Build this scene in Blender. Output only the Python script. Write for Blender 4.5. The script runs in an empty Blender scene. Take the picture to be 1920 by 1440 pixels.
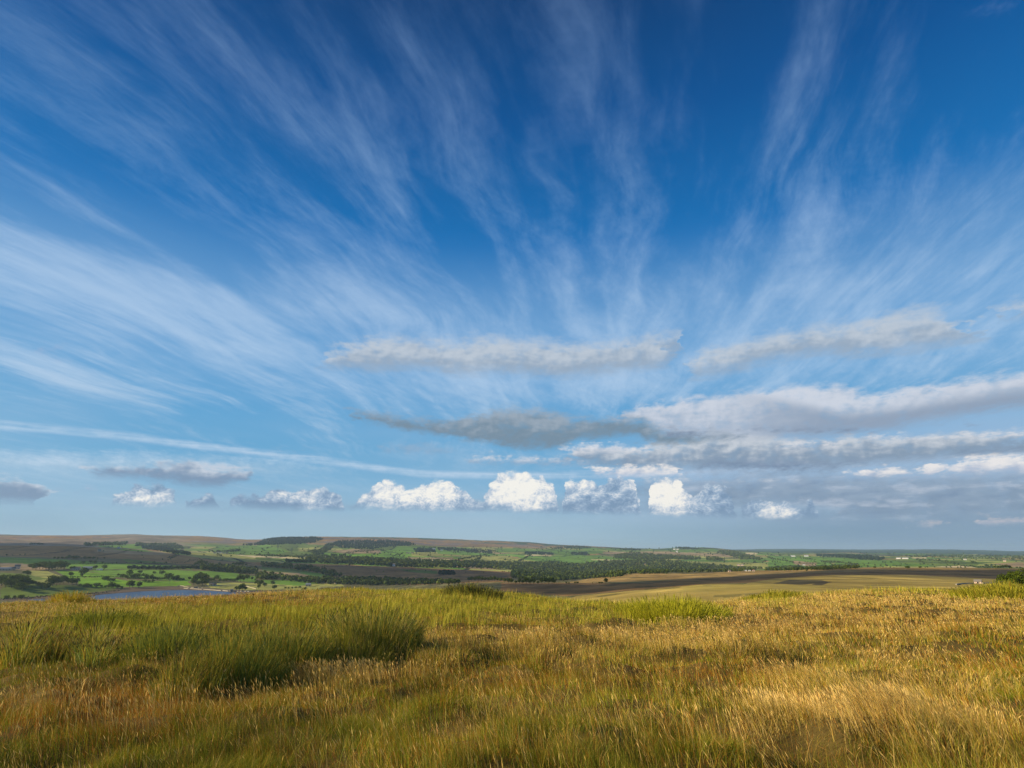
import bpy, bmesh, math, random
import numpy as np
random.seed(7); rng = np.random.default_rng(7)
R = math.radians

# ---------------------------------------------------------------- camera, world, sun
FPX = 1100.0                 # focal length in pixels of the 1920 wide photograph
PITCH = math.atan(310.0/FPX)
EYE = 1.65
scene = bpy.context.scene
cd = bpy.data.cameras.new('camera'); cam = bpy.data.objects.new('camera', cd)
scene.collection.objects.link(cam); scene.camera = cam
cd.sensor_width = 36.0; cd.lens = 36.0*FPX/1920.0
cd.clip_start = 0.1; cd.clip_end = 120000
cam.location = (0, 0, EYE); cam.rotation_euler = (R(90)+PITCH, 0, 0)
scene.view_settings.view_transform = 'Standard'; scene.view_settings.look = 'None'
EXPO = 0.68
scene.view_settings.exposure = EXPO; scene.view_settings.gamma = 1.0
scene.cycles.max_bounces = 6; scene.cycles.diffuse_bounces = 3; scene.cycles.transmission_bounces = 3
scene.cycles.volume_bounces = 1; scene.cycles.transparent_max_bounces = 8

SUN_EL = R(22.0); SUN_AZ = R(-97.0)       # azimuth measured clockwise from the view direction (+Y)
sdir = np.array([math.sin(SUN_AZ)*math.cos(SUN_EL), math.cos(SUN_AZ)*math.cos(SUN_EL), math.sin(SUN_EL)])
sl = bpy.data.lights.new('sun', 'SUN'); sl.energy = 5.0; sl.angle = R(0.55); sl.color = (1.0, 0.82, 0.56)
so = bpy.data.objects.new('sun', sl); scene.collection.objects.link(so)
from mathutils import Vector
so.rotation_euler = Vector((-sdir).tolist()).to_track_quat('-Z', 'Y').to_euler()

CP, SP = math.cos(PITCH), math.sin(PITCH)
def pix_dir(px, py):
    x = (np.asarray(px, float)-960)/FPX; y = (720-np.asarray(py, float))/FPX
    v = np.stack([x, CP - y*SP, SP + y*CP], -1)
    return v/np.linalg.norm(v, axis=-1, keepdims=True)
def dir_pix(v):
    f = v[..., 1]*CP + v[..., 2]*SP; u = -v[..., 1]*SP + v[..., 2]*CP
    return 960+FPX*v[..., 0]/f, 720-FPX*u/f
def azel(px, py):
    v = pix_dir(px, py)
    return np.degrees(np.arctan2(v[..., 0], v[..., 1])), np.degrees(np.arcsin(v[..., 2]))
def lin(r, g, b):
    f = lambda c: (c/255/12.92) if c/255 < 0.04045 else ((c/255+0.055)/1.055)**2.4
    return (f(r), f(g), f(b))

# ---- tiny expression language over shader nodes
class X:
    nt = None
    def __init__(s, k): s.k = k
def _in(node, i, v):
    if isinstance(v, X): X.nt.links.new(v.k, node.inputs[i])
    else: node.inputs[i].default_value = v
def M(op, a, b=None, c=None, clamp=False):
    n = X.nt.nodes.new('ShaderNodeMath'); n.operation = op; n.use_clamp = clamp
    _in(n, 0, a)
    if b is not None: _in(n, 1, b)
    if c is not None: _in(n, 2, c)
    return X(n.outputs[0])
X.__add__ = lambda a, b: M('ADD', a, b); X.__radd__ = lambda a, b: M('ADD', b, a)
X.__sub__ = lambda a, b: M('SUBTRACT', a, b); X.__rsub__ = lambda a, b: M('SUBTRACT', b, a)
X.__mul__ = lambda a, b: M('MULTIPLY', a, b); X.__rmul__ = lambda a, b: M('MULTIPLY', b, a)
X.__truediv__ = lambda a, b: M('DIVIDE', a, b)
def mn(a, b): return M('MINIMUM', a, b)
def mx(a, b): return M('MAXIMUM', a, b)
def sat(a): return M('ADD', a, 0.0, clamp=True)
def smooth(a, lo, hi):
    n = X.nt.nodes.new('ShaderNodeMapRange'); n.interpolation_type = 'SMOOTHSTEP'
    _in(n, 0, a); n.inputs[1].default_value = lo; n.inputs[2].default_value = hi
    n.inputs[3].default_value = 0; n.inputs[4].default_value = 1
    return X(n.outputs[0])
def vec(a, b, c=0.0):
    n = X.nt.nodes.new('ShaderNodeCombineXYZ'); _in(n, 0, a); _in(n, 1, b); _in(n, 2, c)
    return X(n.outputs[0])
def noise(v, scale=1.0, detail=4.0, rough=0.55, dim='2D', lac=2.0, dist=0.0):
    n = X.nt.nodes.new('ShaderNodeTexNoise'); n.noise_dimensions = dim
    X.nt.links.new(v.k, n.inputs['Vector']); n.inputs['Scale'].default_value = scale
    n.inputs['Detail'].default_value = detail; n.inputs['Roughness'].default_value = rough
    n.inputs['Lacunarity'].default_value = lac; n.inputs['Distortion'].default_value = dist
    return X(n.outputs[0])
def cmix(f, a, b, blend='MIX'):
    n = X.nt.nodes.new('ShaderNodeMix'); n.data_type = 'RGBA'; n.blend_type = blend; n.clamp_factor = True
    def s(i, v):
        if isinstance(v, X): X.nt.links.new(v.k, n.inputs[i])
        elif isinstance(v, tuple): n.inputs[i].default_value = (*v[:3], 1)
        else: n.inputs[i].default_value = v
    s(0, f); s(6, a); s(7, b)
    return X(n.outputs[2])
def ramp(f, stops):
    n = X.nt.nodes.new('ShaderNodeValToRGB'); cr = n.color_ramp
    while len(cr.elements) < len(stops): cr.elements.new(0.5)
    for e, (p, c) in zip(cr.elements, sorted(stops)): e.position = p; e.color = (*c, 1)
    _in(n, 0, f); return X(n.outputs[0])
AZ0, AZW = -60.0, 120.0
EL0, ELW = -5.0, 70.0
def curve(a01, pts):          # pts: (azimuth, value in degrees of elevation); returns degrees
    n = X.nt.nodes.new('ShaderNodeFloatCurve'); c = n.mapping.curves[0]
    P = sorted(((a-AZ0)/AZW, (e-EL0)/ELW) for a, e in pts)
    if P[0][0] > 0.0: P.insert(0, (0.0, P[0][1]))
    if P[-1][0] < 1.0: P.append((1.0, P[-1][1]))
    c.points[0].location = P[0]; c.points[1].location = P[-1]
    for p in P[1:-1]: c.points.new(*p)
    for p in c.points: p.handle_type = 'AUTO_CLAMPED'
    n.mapping.update(); _in(n, 1, a01)
    return X(n.outputs[0])*ELW + EL0

world = bpy.data.worlds.new('World'); scene.world = world; world.use_nodes = True
nt = world.node_tree; nt.nodes.clear(); X.nt = nt
world.cycles.sampling_method = 'MANUAL'; world.cycles.sample_map_resolution = 256
tc = nt.nodes.new('ShaderNodeTexCoord'); sep = nt.nodes.new('ShaderNodeSeparateXYZ')
nt.links.new(tc.outputs['Generated'], sep.inputs[0])
dx, dy, dz = X(sep.outputs[0]), X(sep.outputs[1]), X(sep.outputs[2])
A = M('ARCTAN2', dx, dy)*(180/math.pi); E = M('ARCSINE', dz)*(180/math.pi)
A01 = sat((A-AZ0)/AZW)
# physical sky, then coloured to the deep polarised blue of this afternoon
sky = nt.nodes.new('ShaderNodeTexSky'); sky.sky_type = 'NISHITA'; sky.sun_disc = False
sky.sun_elevation = SUN_EL; sky.sun_rotation = SUN_AZ
sky.altitude = 300; sky.air_density = 1.0; sky.dust_density = 0.6; sky.ozone_density = 2.0
S = lambda *c: tuple(v*10 for v in lin(*c))
blue = ramp(sat(E/60), [(0.0, lin(156,188,204)), (0.045, lin(148,184,208)), (0.10, lin(116,174,212)), (0.19, lin(92,164,212)),
                         (0.32, lin(60,144,204)), (0.48, lin(20,112,182)), (0.66, lin(6,82,148)), (0.82, lin(8,60,114)), (1.0, lin(14,40,78))])
blue10 = cmix(1.0, blue, (10.0, 10.0, 10.0), 'MULTIPLY')
base = cmix(0.96, X(sky.outputs[0]), blue10)
base = cmix(smooth(A, 0.0, 34.0)*smooth(E, 7.0, 1.5)*0.9, base, S(120,148,176))

# --- cirrus: streaks lying in a plane high above, converging on one point of the horizon
CD = R(12.5)
inv = 1.0/1.0
zc = mx(dz, 0.0)+0.035
pu = (dx*math.sin(CD)+dy*math.cos(CD))/zc
pv = (dx*math.cos(CD)-dy*math.sin(CD))/zc
w1 = noise(vec(pu*0.45, pv*0.45, 0.0), 1.0, 2.0, 0.5)-0.5
w2 = noise(vec(pu*0.5, pv*1.2, 0.0), 1.3, 3.0, 0.5)-0.5
pc = mn(pu, 6.0)
pvw = pv + pc*pc*0.045 - pc*0.16 + w1*0.55 + w2*0.26
f1 = noise(vec(pu*0.34, pvw*2.6), 1.0, 4.0, 0.58)        # broad bands
f2 = noise(vec(pu*1.1+3.0, pvw*7.0), 1.0, 5.0, 0.66)     # fibres
f3 = noise(vec(pu*0.55+9.0, pv*0.55), 1.0, 2.0, 0.5)     # patches
wisp = noise(vec(pu*5.0, pvw*14.0), 1.0, 4.0, 0.7)
fluff = noise(vec(pu*2.2, pv*3.4+w2*1.5), 1.0, 6.0, 0.72)
f4 = noise(vec(pu*0.62+5.0, pvw*9.0), 1.0, 4.0, 0.62)
f5 = noise(vec(pu*0.5+pv*0.28+1.0, pv*4.2-pu*1.7+w1*2.0+4.0), 1.0, 5.0, 0.66)     # fibres crossing the main streaks
def bump(px, py, wx, wy, rot=0.0):
    a, e = (float(v) for v in azel(px, py)); a1, _ = azel(px+wx, py); _, e1 = azel(px, py-wy)
    sa, se = max(abs(float(a1)-a), .3), max(abs(float(e1)-e), .1)
    ca, sn = math.cos(rot), math.sin(rot)
    da = A-a; de = E-e
    if rot: u = (da*ca+de*sn)/sa; v = (de*ca-da*sn)/se
    else: u = da/sa; v = de/se
    return M('EXPONENT', (u*u+v*v)*-1.0)
cov = (bump(150,230,520,330)*0.34 + bump(700,250,160,300)*0.12 + bump(1050,250,150,260)*0.10 + bump(200,560,430,75)*0.40 + bump(520,560,180,50)*0.18 + bump(640,560,260,80)*0.20
       + bump(1640,320,380,280)*0.30 - bump(1500,200,120,260)*0.16 + bump(1150,560,300,80)*0.12 + bump(1550,570,420,70)*0.20
       + bump(200,712,280,30)*0.24 + bump(1100,720,420,50)*0.22 + bump(640,790,230,26)*0.14 + bump(480,655,90,14)*0.16
       - bump(1260,300,60,330)*0.20 - bump(850,440,60,120)*0.16 - bump(170,440,200,26)*0.30
       - bump(420,600,320,26)*0.12 - bump(300,780,420,36)*0.34 - bump(1650,560,110,50)*0.0)
cd_ = (f1-0.5)*1.30 + (f2-0.5)*0.60 + (f3-0.5)*0.95 + (wisp-0.5)*0.42 + (f4-0.5)*0.42 + (f5-0.5)*0.62 + (fluff-0.5)*0.46 + cov
ci = smooth(cd_, -0.20, 0.90)
ci = ci*(smooth(E, 5.0, 13.0)*0.55+0.40)*smooth(E, 1.0, 6.0)
cicol = ramp(sat(E/60), [(0.0, S(205,218,230)), (0.25, S(200,219,240)), (0.5, S(164,196,232)), (0.75, S(118,152,198)), (1.0, S(88,116,160))])
col = cmix(ci*0.68, base, cicol)
col = cmix(smooth(E, 10.0, 17.0)*smooth(E, 31.0, 20.0)*(0.16+f3*0.22), col, S(170,200,232))
veil = smooth(noise(vec(A*0.03, E*0.16), 1.0, 3.0, 0.5), 0.3, 0.75)*smooth(E, 16.0, 9.0)
col = cmix(veil*0.22, col, S(188,206,226))

# shared cloud noises in sky angles
nA = noise(vec(A*0.16, E*0.5), 1.0, 5.0, 0.6)-0.5          # elongated lumps
nB = noise(vec(A*0.75+7, E*1.5), 1.0, 5.0, 0.62)-0.5        # fine lumps
nB2 = noise(vec(A*0.75+7.22, E*1.5-0.40), 1.0, 4.0, 0.58)-0.5
nS = noise(vec(A*0.10, E*2.4), 1.0, 5.0, 0.6)-0.5           # thin flat streaks
relief = nB-nB2
nC = noise(vec(A*0.6+2.0, E*0.85+5.0), 1.0, 3.0, 0.5)-0.5
nC2 = noise(vec(A*0.6+2.16, E*0.85+4.80), 1.0, 3.0, 0.5)-0.5
nW = noise(vec(A*0.22+3.0, E*0.55+1.0), 1.0, 4.0, 0.6)-0.5
Aw = sat((A+nW*7.0+nB*2.2-AZ0)/AZW)
Ac = sat((A+nB*0.7-AZ0)/AZW)
Ew = E + nB*0.35
GAP = None
def edge(pts, off=0.0):
    out = []
    for p in pts:
        a, e = azel(p[0], p[1]); out.append((float(a), float(e)+off))
    return out
wv = (wisp-0.5)*0.6+(nB+nS)*0.55
def layer(col, clouds, ctop, cbot, soft=0.35, sb=0.35, op=1.0, nt_=0.8, nb_=0.25, fine=0.5, rel=1.2, mid=0.55, extra=None, pad=0.0):
    """clouds: list of (top points, bottom points); they follow each other in azimuth"""
    T, B = [], []
    for top, bot in clouds:
        t, b = edge(top), edge(bot)
        m = [(q[0], q[1]) for q in t]
        T.append((t[0][0]-0.25, b[0][1]-1.2)); T += t; T.append((t[-1][0]+0.25, b[-1][1]-1.2))
        B.append((b[0][0]-0.25, b[0][1]+0.4)); B += b; B.append((b[-1][0]+0.25, b[-1][1]+0.4))
    top = curve(Aw, T); bot = curve(Aw, B)
    tt = top + nA*nt_*1.35 + nB*fine*1.5 + pad; bb = bot + nA*nb_*1.5 + nS*nb_*1.5 - pad
    al = smooth(tt-E+wv, -0.1, soft*1.7)*smooth(E-bb+wv, -0.1, sb*1.5)
    h = sat((E-bot)/mx(top-bot, 0.25) + relief*rel*0.5 + nA*1.2 + (nC-nC2)*0.7 + nC*0.6)
    c = cmix(smooth(h, mid-0.45, mid+0.45), cbot, ctop)
    if extra: c = extra(c)
    return cmix(al*sat(1.0+nB*0.6+nC*0.7)*op, col, c)

# contrail and its sheet
def line_band(col, pts, w, op, c, br=0.5):
    y = curve(A01, edge(pts)); d = M('ABSOLUTE', E-y-nS*0.25)
    return cmix(smooth(d, w, w*0.15)*(sat(br+nS*1.8+nB))*op, col, c)
sheet_top = [(-260,800),(0,836),(120,842),(300,842),(480,852),(640,868),(760,885),(900,902)]
sheet_bot = [(-260,880),(0,900),(300,905),(500,900),(700,895),(900,905)]
col = layer(col, [(sheet_top, sheet_bot)], S(204,221,238), S(172,198,220), soft=0.9, sb=1.6, op=0.9, nt_=0.4, fine=0.15, rel=0.3)
col = line_band(col, [(-300,766),(0,797),(100,805),(200,814),(350,833),(470,846),(560,858),(640,868),(740,882),(820,890)], 0.50, 0.62, S(206,222,240), 0.62)
# pale veil behind the clouds on the right
col = cmix(smooth(A, 0.0, 22.0)*smooth(E, 13.0, 7.5)*smooth(E, 1.5, 4.5)*0.62, col, S(166,190,220))
# distant stratus, lower right, in flat streaks
nP = noise(vec(A*0.20+nC*0.5+11.0, E*0.95+nB*0.25), 1.0, 5.0, 0.58)-0.5
nP2 = noise(vec(A*0.45+nC*0.6+4.0, E*1.9+nC2*0.5), 1.0, 4.0, 0.55)-0.5
def st(c):
    c = cmix(smooth(nP+nP2*0.5, 0.0, 0.30)*0.8, c, S(186,196,212))
    c = cmix(smooth(nP+nP2*0.4, -0.02, -0.30)*0.7, c, S(112,136,166))
    return c
col = layer(col, [([(1150,905),(1300,882),(1450,868),(1700,866),(1920,858),(2200,850)], [(1150,930),(1300,968),(1420,984),(1600,990),(1920,994),(2200,998)])],
            S(146,166,188), S(128,150,174), soft=1.2, sb=1.3, op=0.9, nt_=0.7, nb_=0.5, fine=0.5, rel=0.6, extra=st)
col = layer(col, [([(1690,985),(1730,976),(1775,982)], [(1690,990),(1740,992),(1775,989)]), ([(1800,976),(1840,966),(1870,970),(1930,962),(2100,960)], [(1800,982),(1860,986),(1930,984),(2100,980)])],
            S(222,208,206), S(176,182,200), soft=0.3, sb=0.3, op=0.8, nt_=0.2, fine=0.4, rel=0.5)
col = layer(col, [([(0,972),(500,968),(1000,962),(1500,975),(1900,985)], [(0,985),(500,985),(1000,978),(1500,990),(1900,996)])],
            S(150,178,196), S(146,172,192), soft=0.8, sb=0.8, op=0.35, nt_=0.6, nb_=0.6)
col = layer(col, [([(380,950),(520,936),(700,938),(860,930),(1040,922),(1200,915),(1380,930),(1560,945)], [(380,956),(700,958),(1040,964),(1380,972),(1560,975)])],
            S(150,178,204), S(138,166,192), soft=0.7, sb=0.4, op=0.75, nt_=0.8, fine=0.4, rel=0.3)
# cumulus row over the far valley
cu = [([(205,938),(225,932),(255,912),(300,911),(330,930),(338,940)], [(205,947),(270,951),(338,946)]),
      ([(342,948),(372,938),(395,930),(412,944)], [(342,953),(380,954),(412,951)]),
      ([(432,942),(470,932),(495,934),(520,914),(545,925),(580,916),(612,918),(635,930),(648,946)], [(432,951),(520,957),(648,958)]),
      ([(662,946),(690,925),(722,903),(745,912),(770,920),(800,910),(836,900),(862,920),(890,938),(905,946)], [(662,953),(760,958),(905,960)]),
      ([(912,935),(920,908),(948,889),(985,890),(1025,902),(1046,935)], [(912,956),(980,962),(1046,962)]),
      ([(1056,925),(1072,902),(1105,902),(1125,912),(1150,898),(1196,910),(1204,920)], [(1056,962),(1120,966),(1204,966)]),
      ([(1208,925),(1222,903),(1262,902),(1284,914),(1300,934),(1322,912),(1356,916),(1376,944)], [(1208,964),(1280,970),(1376,972)]),
      ([(1388,955),(1420,938),(1452,948),(1478,942),(1505,950),(1520,940),(1536,965)], [(1388,970),(1460,974),(1536,974)])]
bil = nt.nodes.new('ShaderNodeTexVoronoi'); bil.voronoi_dimensions = '2D'; bil.feature = 'SMOOTH_F1'
cv = vec(A*0.85+nC*1.3, E*1.1+nC2*1.0); nt.links.new(cv.k, bil.inputs['Vector'])
bil.inputs['Smoothness'].default_value = 0.35; bil.inputs['Scale'].default_value = 1.0
bl = 0.5-X(bil.outputs['Distance'])
bil2 = nt.nodes.new('ShaderNodeTexVoronoi'); bil2.voronoi_dimensions = '2D'; bil2.feature = 'SMOOTH_F1'
cv2 = vec(A*0.85+nC*1.3+0.26, E*1.1+nC2*1.0-0.24); nt.links.new(cv2.k, bil2.inputs['Vector'])
bil2.inputs['Smoothness'].default_value = 0.35
bil3 = nt.nodes.new('ShaderNodeTexVoronoi'); bil3.voronoi_dimensions = '2D'; bil3.feature = 'SMOOTH_F1'
cv3 = vec(A*2.3+nC*2.6+3.1, E*3.0+nC2*2.4); nt.links.new(cv3.k, bil3.inputs['Vector']); bil3.inputs['Smoothness'].default_value = 0.3
bl3 = 0.5-X(bil3.outputs['Distance'])
blr = bl-(0.5-X(bil2.outputs['Distance']))
T, B = [], []
for t, b in cu:
    t, b = edge(t, 0.10), edge(b)
    T += [(t[0][0]-0.2, b[0][1]-0.9)] + t + [(t[-1][0]+0.2, b[-1][1]-0.9)]; B += b
top = curve(Ac, T); bot = curve(Ac, B)
tt = top + nC*0.7 + bl*0.75 + bl3*0.22 + nB*0.06 + 0.02; bb = bot+nS*0.12
al = smooth(tt-E, 0.0, 0.30)*smooth(E-bb+nC*0.5, -0.2, 0.6)
# sunlit towers: named puffs are whiter than their neighbours
tw = (bump(725,932,60,40)+bump(820,925,50,38)+bump(975,925,75,45)*1.3+bump(1248,932,58,45)*1.35+bump(1455,962,46,20)*1.1
      +bump(275,938,60,18)*1.0+bump(585,938,36,26)*0.7+bump(1092,912,34,18)*0.7+bump(540,925,26,16)*0.5)
h = sat(tw*0.76 + blr*0.42 + bl3*0.10 + (nC-nC2)*1.3 + (E-bot)*0.12 - 0.06)
ccol = ramp(h, [(0.0, S(122,150,180)), (0.3, S(150,174,200)), (0.55, S(188,202,218)), (0.8, S(230,232,234)), (1.0, S(253,249,240))])
col = cmix(al*0.94, col, ccol)
# small lens and edge clouds, left
col = layer(col, [([(-200,905),(0,900),(20,897),(45,905),(62,925)], [(-200,935),(0,940),(62,942)]),
                  ([(170,885),(250,876),(320,866),(360,865),(400,874),(478,884)], [(170,888),(280,898),(380,910),(430,906),(478,890)])],
            S(206,214,226), S(126,150,178), soft=0.5, sb=0.6, op=0.95, nt_=0.4, fine=0.5, rel=0.6, mid=0.75, pad=0.35)
col = layer(col, [([(60,913),(100,911),(172,914)], [(60,920),(172,919)])],
            S(180,184,208), S(150,168,198), soft=0.4, sb=0.3, op=0.55, nt_=0.5, fine=0.8, rel=1.2)
col = layer(col, [([(-80,640),(0,636),(26,642)], [(-80,652),(26,652)]), ([(58,658),(90,648),(130,653),(155,672)], [(58,668),(100,680),(155,684)])],
            S(176,184,210), S(150,170,204), soft=0.9, sb=0.9, op=0.55, nt_=0.9, fine=1.1, rel=1.2)
# band of stratocumulus
col = layer(col, [([(860,862),(960,858),(1060,850),(1110,832),(1180,838),(1260,822),(1340,808),(1400,806),(1480,818),(1600,815),(1700,812),(1920,806),(2200,800)],
                   [(860,866),(980,872),(1100,876),(1200,886),(1330,888),(1450,890),(1560,888),(1650,880),(1760,872),(1920,862),(2200,850)])],
            S(206,211,218), S(132,152,174), soft=0.6, sb=0.9, op=0.93, nt_=1.0, fine=0.9, rel=0.55, mid=0.7, pad=0.15)
col = layer(col, [([(1090,880),(1180,872),(1260,874),(1290,884)], [(1090,886),(1200,898),(1290,894)]),
                  ([(1600,886),(1640,876),(1680,872),(1740,880),(1790,862),(1850,852),(1920,850),(2200,848)], [(1600,890),(1680,898),(1760,897),(1850,892),(1920,890),(2200,886)])],
            S(240,236,234), S(176,188,210), soft=0.3, sb=0.5, op=0.92, nt_=0.3, fine=0.7, rel=1.3, mid=0.4)
# dark undersides and bright rims breaking up the band
col = layer(col, [([(1290,862),(1360,856),(1450,858),(1540,862),(1640,858)], [(1290,870),(1400,882),(1540,884),(1640,872)]), ([(1760,842),(1840,836),(1920,832),(2100,830)], [(1760,850),(1860,854),(1920,850),(2100,848)])],
            S(140,158,184), S(112,134,162), soft=0.6, sb=0.5, op=0.8, nt_=0.5, fine=0.6, rel=0.6)
col = layer(col, [([(1060,838),(1120,828),(1180,832),(1230,842)], [(1060,846),(1140,856),(1230,852)]), ([(1340,806),(1365,800),(1400,806),(1430,814)], [(1340,812),(1390,822),(1430,820)]),
                  ([(1470,834),(1520,826),(1570,836)], [(1470,840),(1520,846),(1570,842)]), ([(1610,816),(1680,812),(1760,816),(1840,812),(1920,808),(2100,806)], [(1610,824),(1700,828),(1800,828),(1920,822),(2100,820)])],
            S(238,236,238), S(196,204,218), soft=0.5, sb=0.6, op=0.75, nt_=0.5, fine=0.9, rel=0.9, mid=0.5)
col = layer(col, [([(870,862),(960,856),(1060,858),(1120,866)], [(870,866),(980,872),(1120,872)]), ([(1200,900),(1300,894),(1420,898),(1500,904)], [(1200,906),(1340,908),(1500,908)])],
            S(212,218,228), S(170,186,208), soft=0.4, sb=0.5, op=0.7, nt_=0.4, fine=0.7, rel=0.6)
# white lens and long grey bank on the right
def dk(c): return cmix(smooth(A, 18.0, 30.0)*smooth((curve(A01, edge([(1300,715),(1440,742),(1520,760),(1600,772),(1700,760),(1800,742),(1920,722),(2200,700)]))+nA*0.9)-E, -0.4, 0.9)*0.85, c, S(138,155,178))
col = layer(col, [([(1165,776),(1225,757),(1300,744),(1400,735),(1480,726),(1560,722),(1640,738),(1720,722),(1790,714),(1850,706),(1920,698),(2200,690)],
                   [(1165,779),(1250,812),(1330,826),(1450,828),(1560,818),(1640,812),(1720,800),(1800,784),(1920,765),(2200,745)])],
            S(208,214,226), S(178,190,208), soft=0.6, sb=0.8, op=0.95, nt_=0.8, nb_=0.5, fine=0.4, rel=0.25, extra=dk, pad=0.3)
# dark grey cloud in the middle
col = layer(col, [([(655,777),(690,769),(750,776),(840,784),(900,771),(960,762),(1030,768),(1090,780),(1180,778),(1215,790),(1250,800),(1300,806),(1360,806),(1390,812)],
                   [(655,782),(740,800),(830,820),(920,834),(990,842),(1060,838),(1110,824),(1160,816),(1230,832),(1300,832),(1350,826),(1390,818)])],
            S(158,172,186), S(120,142,160), soft=0.8, sb=0.6, op=0.96, nt_=0.8, nb_=0.4, fine=0.6, rel=0.35, mid=0.75, pad=0.3)
col = layer(col, [([(720,836),(780,828),(845,842)], [(720,842),(780,852),(845,848)]), ([(500,838),(540,836),(580,838)], [(500,844),(540,846),(580,843)])],
            S(150,176,202), S(140,168,196), soft=0.6, sb=0.4, op=0.6, nt_=0.4, fine=0.6)
col = layer(col, [([(1250,806),(1290,800),(1350,808)], [(1250,812),(1300,822),(1350,814)]), ([(1390,800),(1480,796),(1600,800),(1660,806)], [(1390,806),(1500,812),(1660,812)]), ([(1790,796),(1820,790),(1850,798)], [(1790,802),(1825,806),(1850,803)])],
            S(140,156,178), S(120,140,166), soft=0.5, sb=0.4, op=0.85, nt_=0.4, fine=0.6, rel=0.5)
# two soft upper clouds
col = layer(col, [([(598,680),(640,656),(700,640),(760,635),(850,643),(930,637),(1020,644),(1100,646),(1180,640),(1240,632),(1268,636)],
                   [(598,684),(650,690),(720,692),(800,688),(860,702),(960,698),(1060,708),(1140,694),(1220,688),(1268,650)]),
                  ([(1280,684),(1310,666),(1360,648),(1440,630),(1530,616),(1620,606),(1690,590),(1780,588),(1840,622)],
                   [(1280,690),(1330,702),(1390,692),(1460,672),(1560,660),(1640,664),(1720,654),(1790,642),(1840,630)]),
                  ([(1868,590),(1900,576),(1960,572),(2100,570)], [(1868,594),(1920,594),(2100,600)])],
            S(190,200,212), S(152,170,190), soft=1.0, sb=1.2, op=0.93, nt_=1.0, nb_=0.9, fine=0.6, rel=0.35, mid=0.5, pad=0.75)
col = layer(col, [([(1100,695),(1180,686),(1240,700)], [(1100,712),(1180,716),(1240,712)]), ([(1560,676),(1620,664),(1690,650),(1730,654)], [(1560,684),(1640,682),(1730,668)]),
                  ([(1815,20),(1850,2),(1885,4),(1900,22)], [(1815,30),(1860,40),(1900,34)])],
            S(176,194,222), S(170,190,220), soft=1.6, sb=1.6, op=0.5, nt_=0.8, nb_=0.8, fine=0.9)
# below the horizon
col = cmix(smooth(E, -0.3, -3.0), col, (1.2, 1.2, 0.9))
bg = nt.nodes.new('ShaderNodeBackground'); bg.inputs['Strength'].default_value = 0.1*2**-EXPO
nt.links.new(col.k, bg.inputs['Color'])
wo = nt.nodes.new('ShaderNodeOutputWorld'); nt.links.new(bg.outputs[0], wo.inputs['Surface'])

# ---------------------------------------------------------------- numpy helpers
def _hash(ix, iy, seed):
    h = (ix.astype(np.int64)*374761393 + iy.astype(np.int64)*668265263 + seed*974711) & 0x7fffffff
    h = ((h ^ (h >> 13))*1274126177) & 0x7fffffff
    return ((h ^ (h >> 16)) & 0xffff)/65535.0
def vnoise(x, y, seed=0):
    ix = np.floor(x); iy = np.floor(y); fx = x-ix; fy = y-iy
    fx = fx*fx*(3-2*fx); fy = fy*fy*(3-2*fy); ix = ix.astype(np.int64); iy = iy.astype(np.int64)
    a = _hash(ix, iy, seed); b = _hash(ix+1, iy, seed); c = _hash(ix, iy+1, seed); d = _hash(ix+1, iy+1, seed)
    return (a*(1-fx)+b*fx)*(1-fy)+(c*(1-fx)+d*fx)*fy
def fbm(x, y, seed=0, oct=4, gain=0.5):
    s = 0; a = 1; t = 0
    for k in range(oct):
        s = s+a*(vnoise(x*2**k+k*17.3, y*2**k-k*9.1, seed+k)-0.5); t += a; a *= gain
    return s/t*2
def sstep(x, a, b):
    t = np.clip((x-a)/(b-a), 0, 1); return t*t*(3-2*t)
def inpoly(px, py, poly):
    ins = np.zeros(px.shape, bool); n = len(poly)
    xs = [p[0] for p in poly]; ys = [p[1] for p in poly]
    m = (px >= min(xs)) & (px <= max(xs)) & (py >= min(ys)) & (py <= max(ys))
    qx, qy = px[m], py[m]; r = np.zeros(qx.shape, bool)
    for i in range(n):
        x1, y1 = poly[i]; x2, y2 = poly[(i+1) % n]
        if y1 == y2: continue
        c = ((y1 > qy) != (y2 > qy)) & (qx < (x2-x1)*(qy-y1)/(y2-y1)+x1)
        r ^= c
    ins[m] = r; return ins

# ---------------------------------------------------------------- materials
def new_mat(name):
    m = bpy.data.materials.new(name); m.use_nodes = True
    m.node_tree.nodes.clear(); X.nt = m.node_tree; return m
def finish(m, shader):
    o = m.node_tree.nodes.new('ShaderNodeOutputMaterial'); m.node_tree.links.new(shader, o.inputs['Surface']); return m
def principled(m, col, rough=0.9, spec=0.2, normal=None):
    n = m.node_tree.nodes.new('ShaderNodeBsdfPrincipled')
    if isinstance(col, X): m.node_tree.links.new(col.k, n.inputs['Base Color'])
    else: n.inputs['Base Color'].default_value = (*col, 1)
    n.inputs['Roughness'].default_value = rough
    n.inputs['Specular IOR Level'].default_value = spec
    if normal is not None: m.node_tree.links.new(normal.k, n.inputs['Normal'])
    return n.outputs[0]
def attr(name='col', typ='GEOMETRY'):
    n = X.nt.nodes.new('ShaderNodeAttribute'); n.attribute_name = name; n.attribute_type = typ
    return X(n.outputs['Color'])
def pos():
    n = X.nt.nodes.new('ShaderNodeNewGeometry'); return X(n.outputs['Position'])
def objco():
    n = X.nt.nodes.new('ShaderNodeTexCoord'); return X(n.outputs['Object'])
def simple_mat(name, c, rough=0.9, scale=1.5, amt=0.35, spec=0.2):
    m = new_mat(name)
    f = noise(objco(), scale, 4, 0.6, '3D')
    col = cmix(f, tuple(v*(1-amt) for v in c), tuple(min(1, v*(1+amt)) for v in c))
    return finish(m, principled(m, col, rough, spec))

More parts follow.
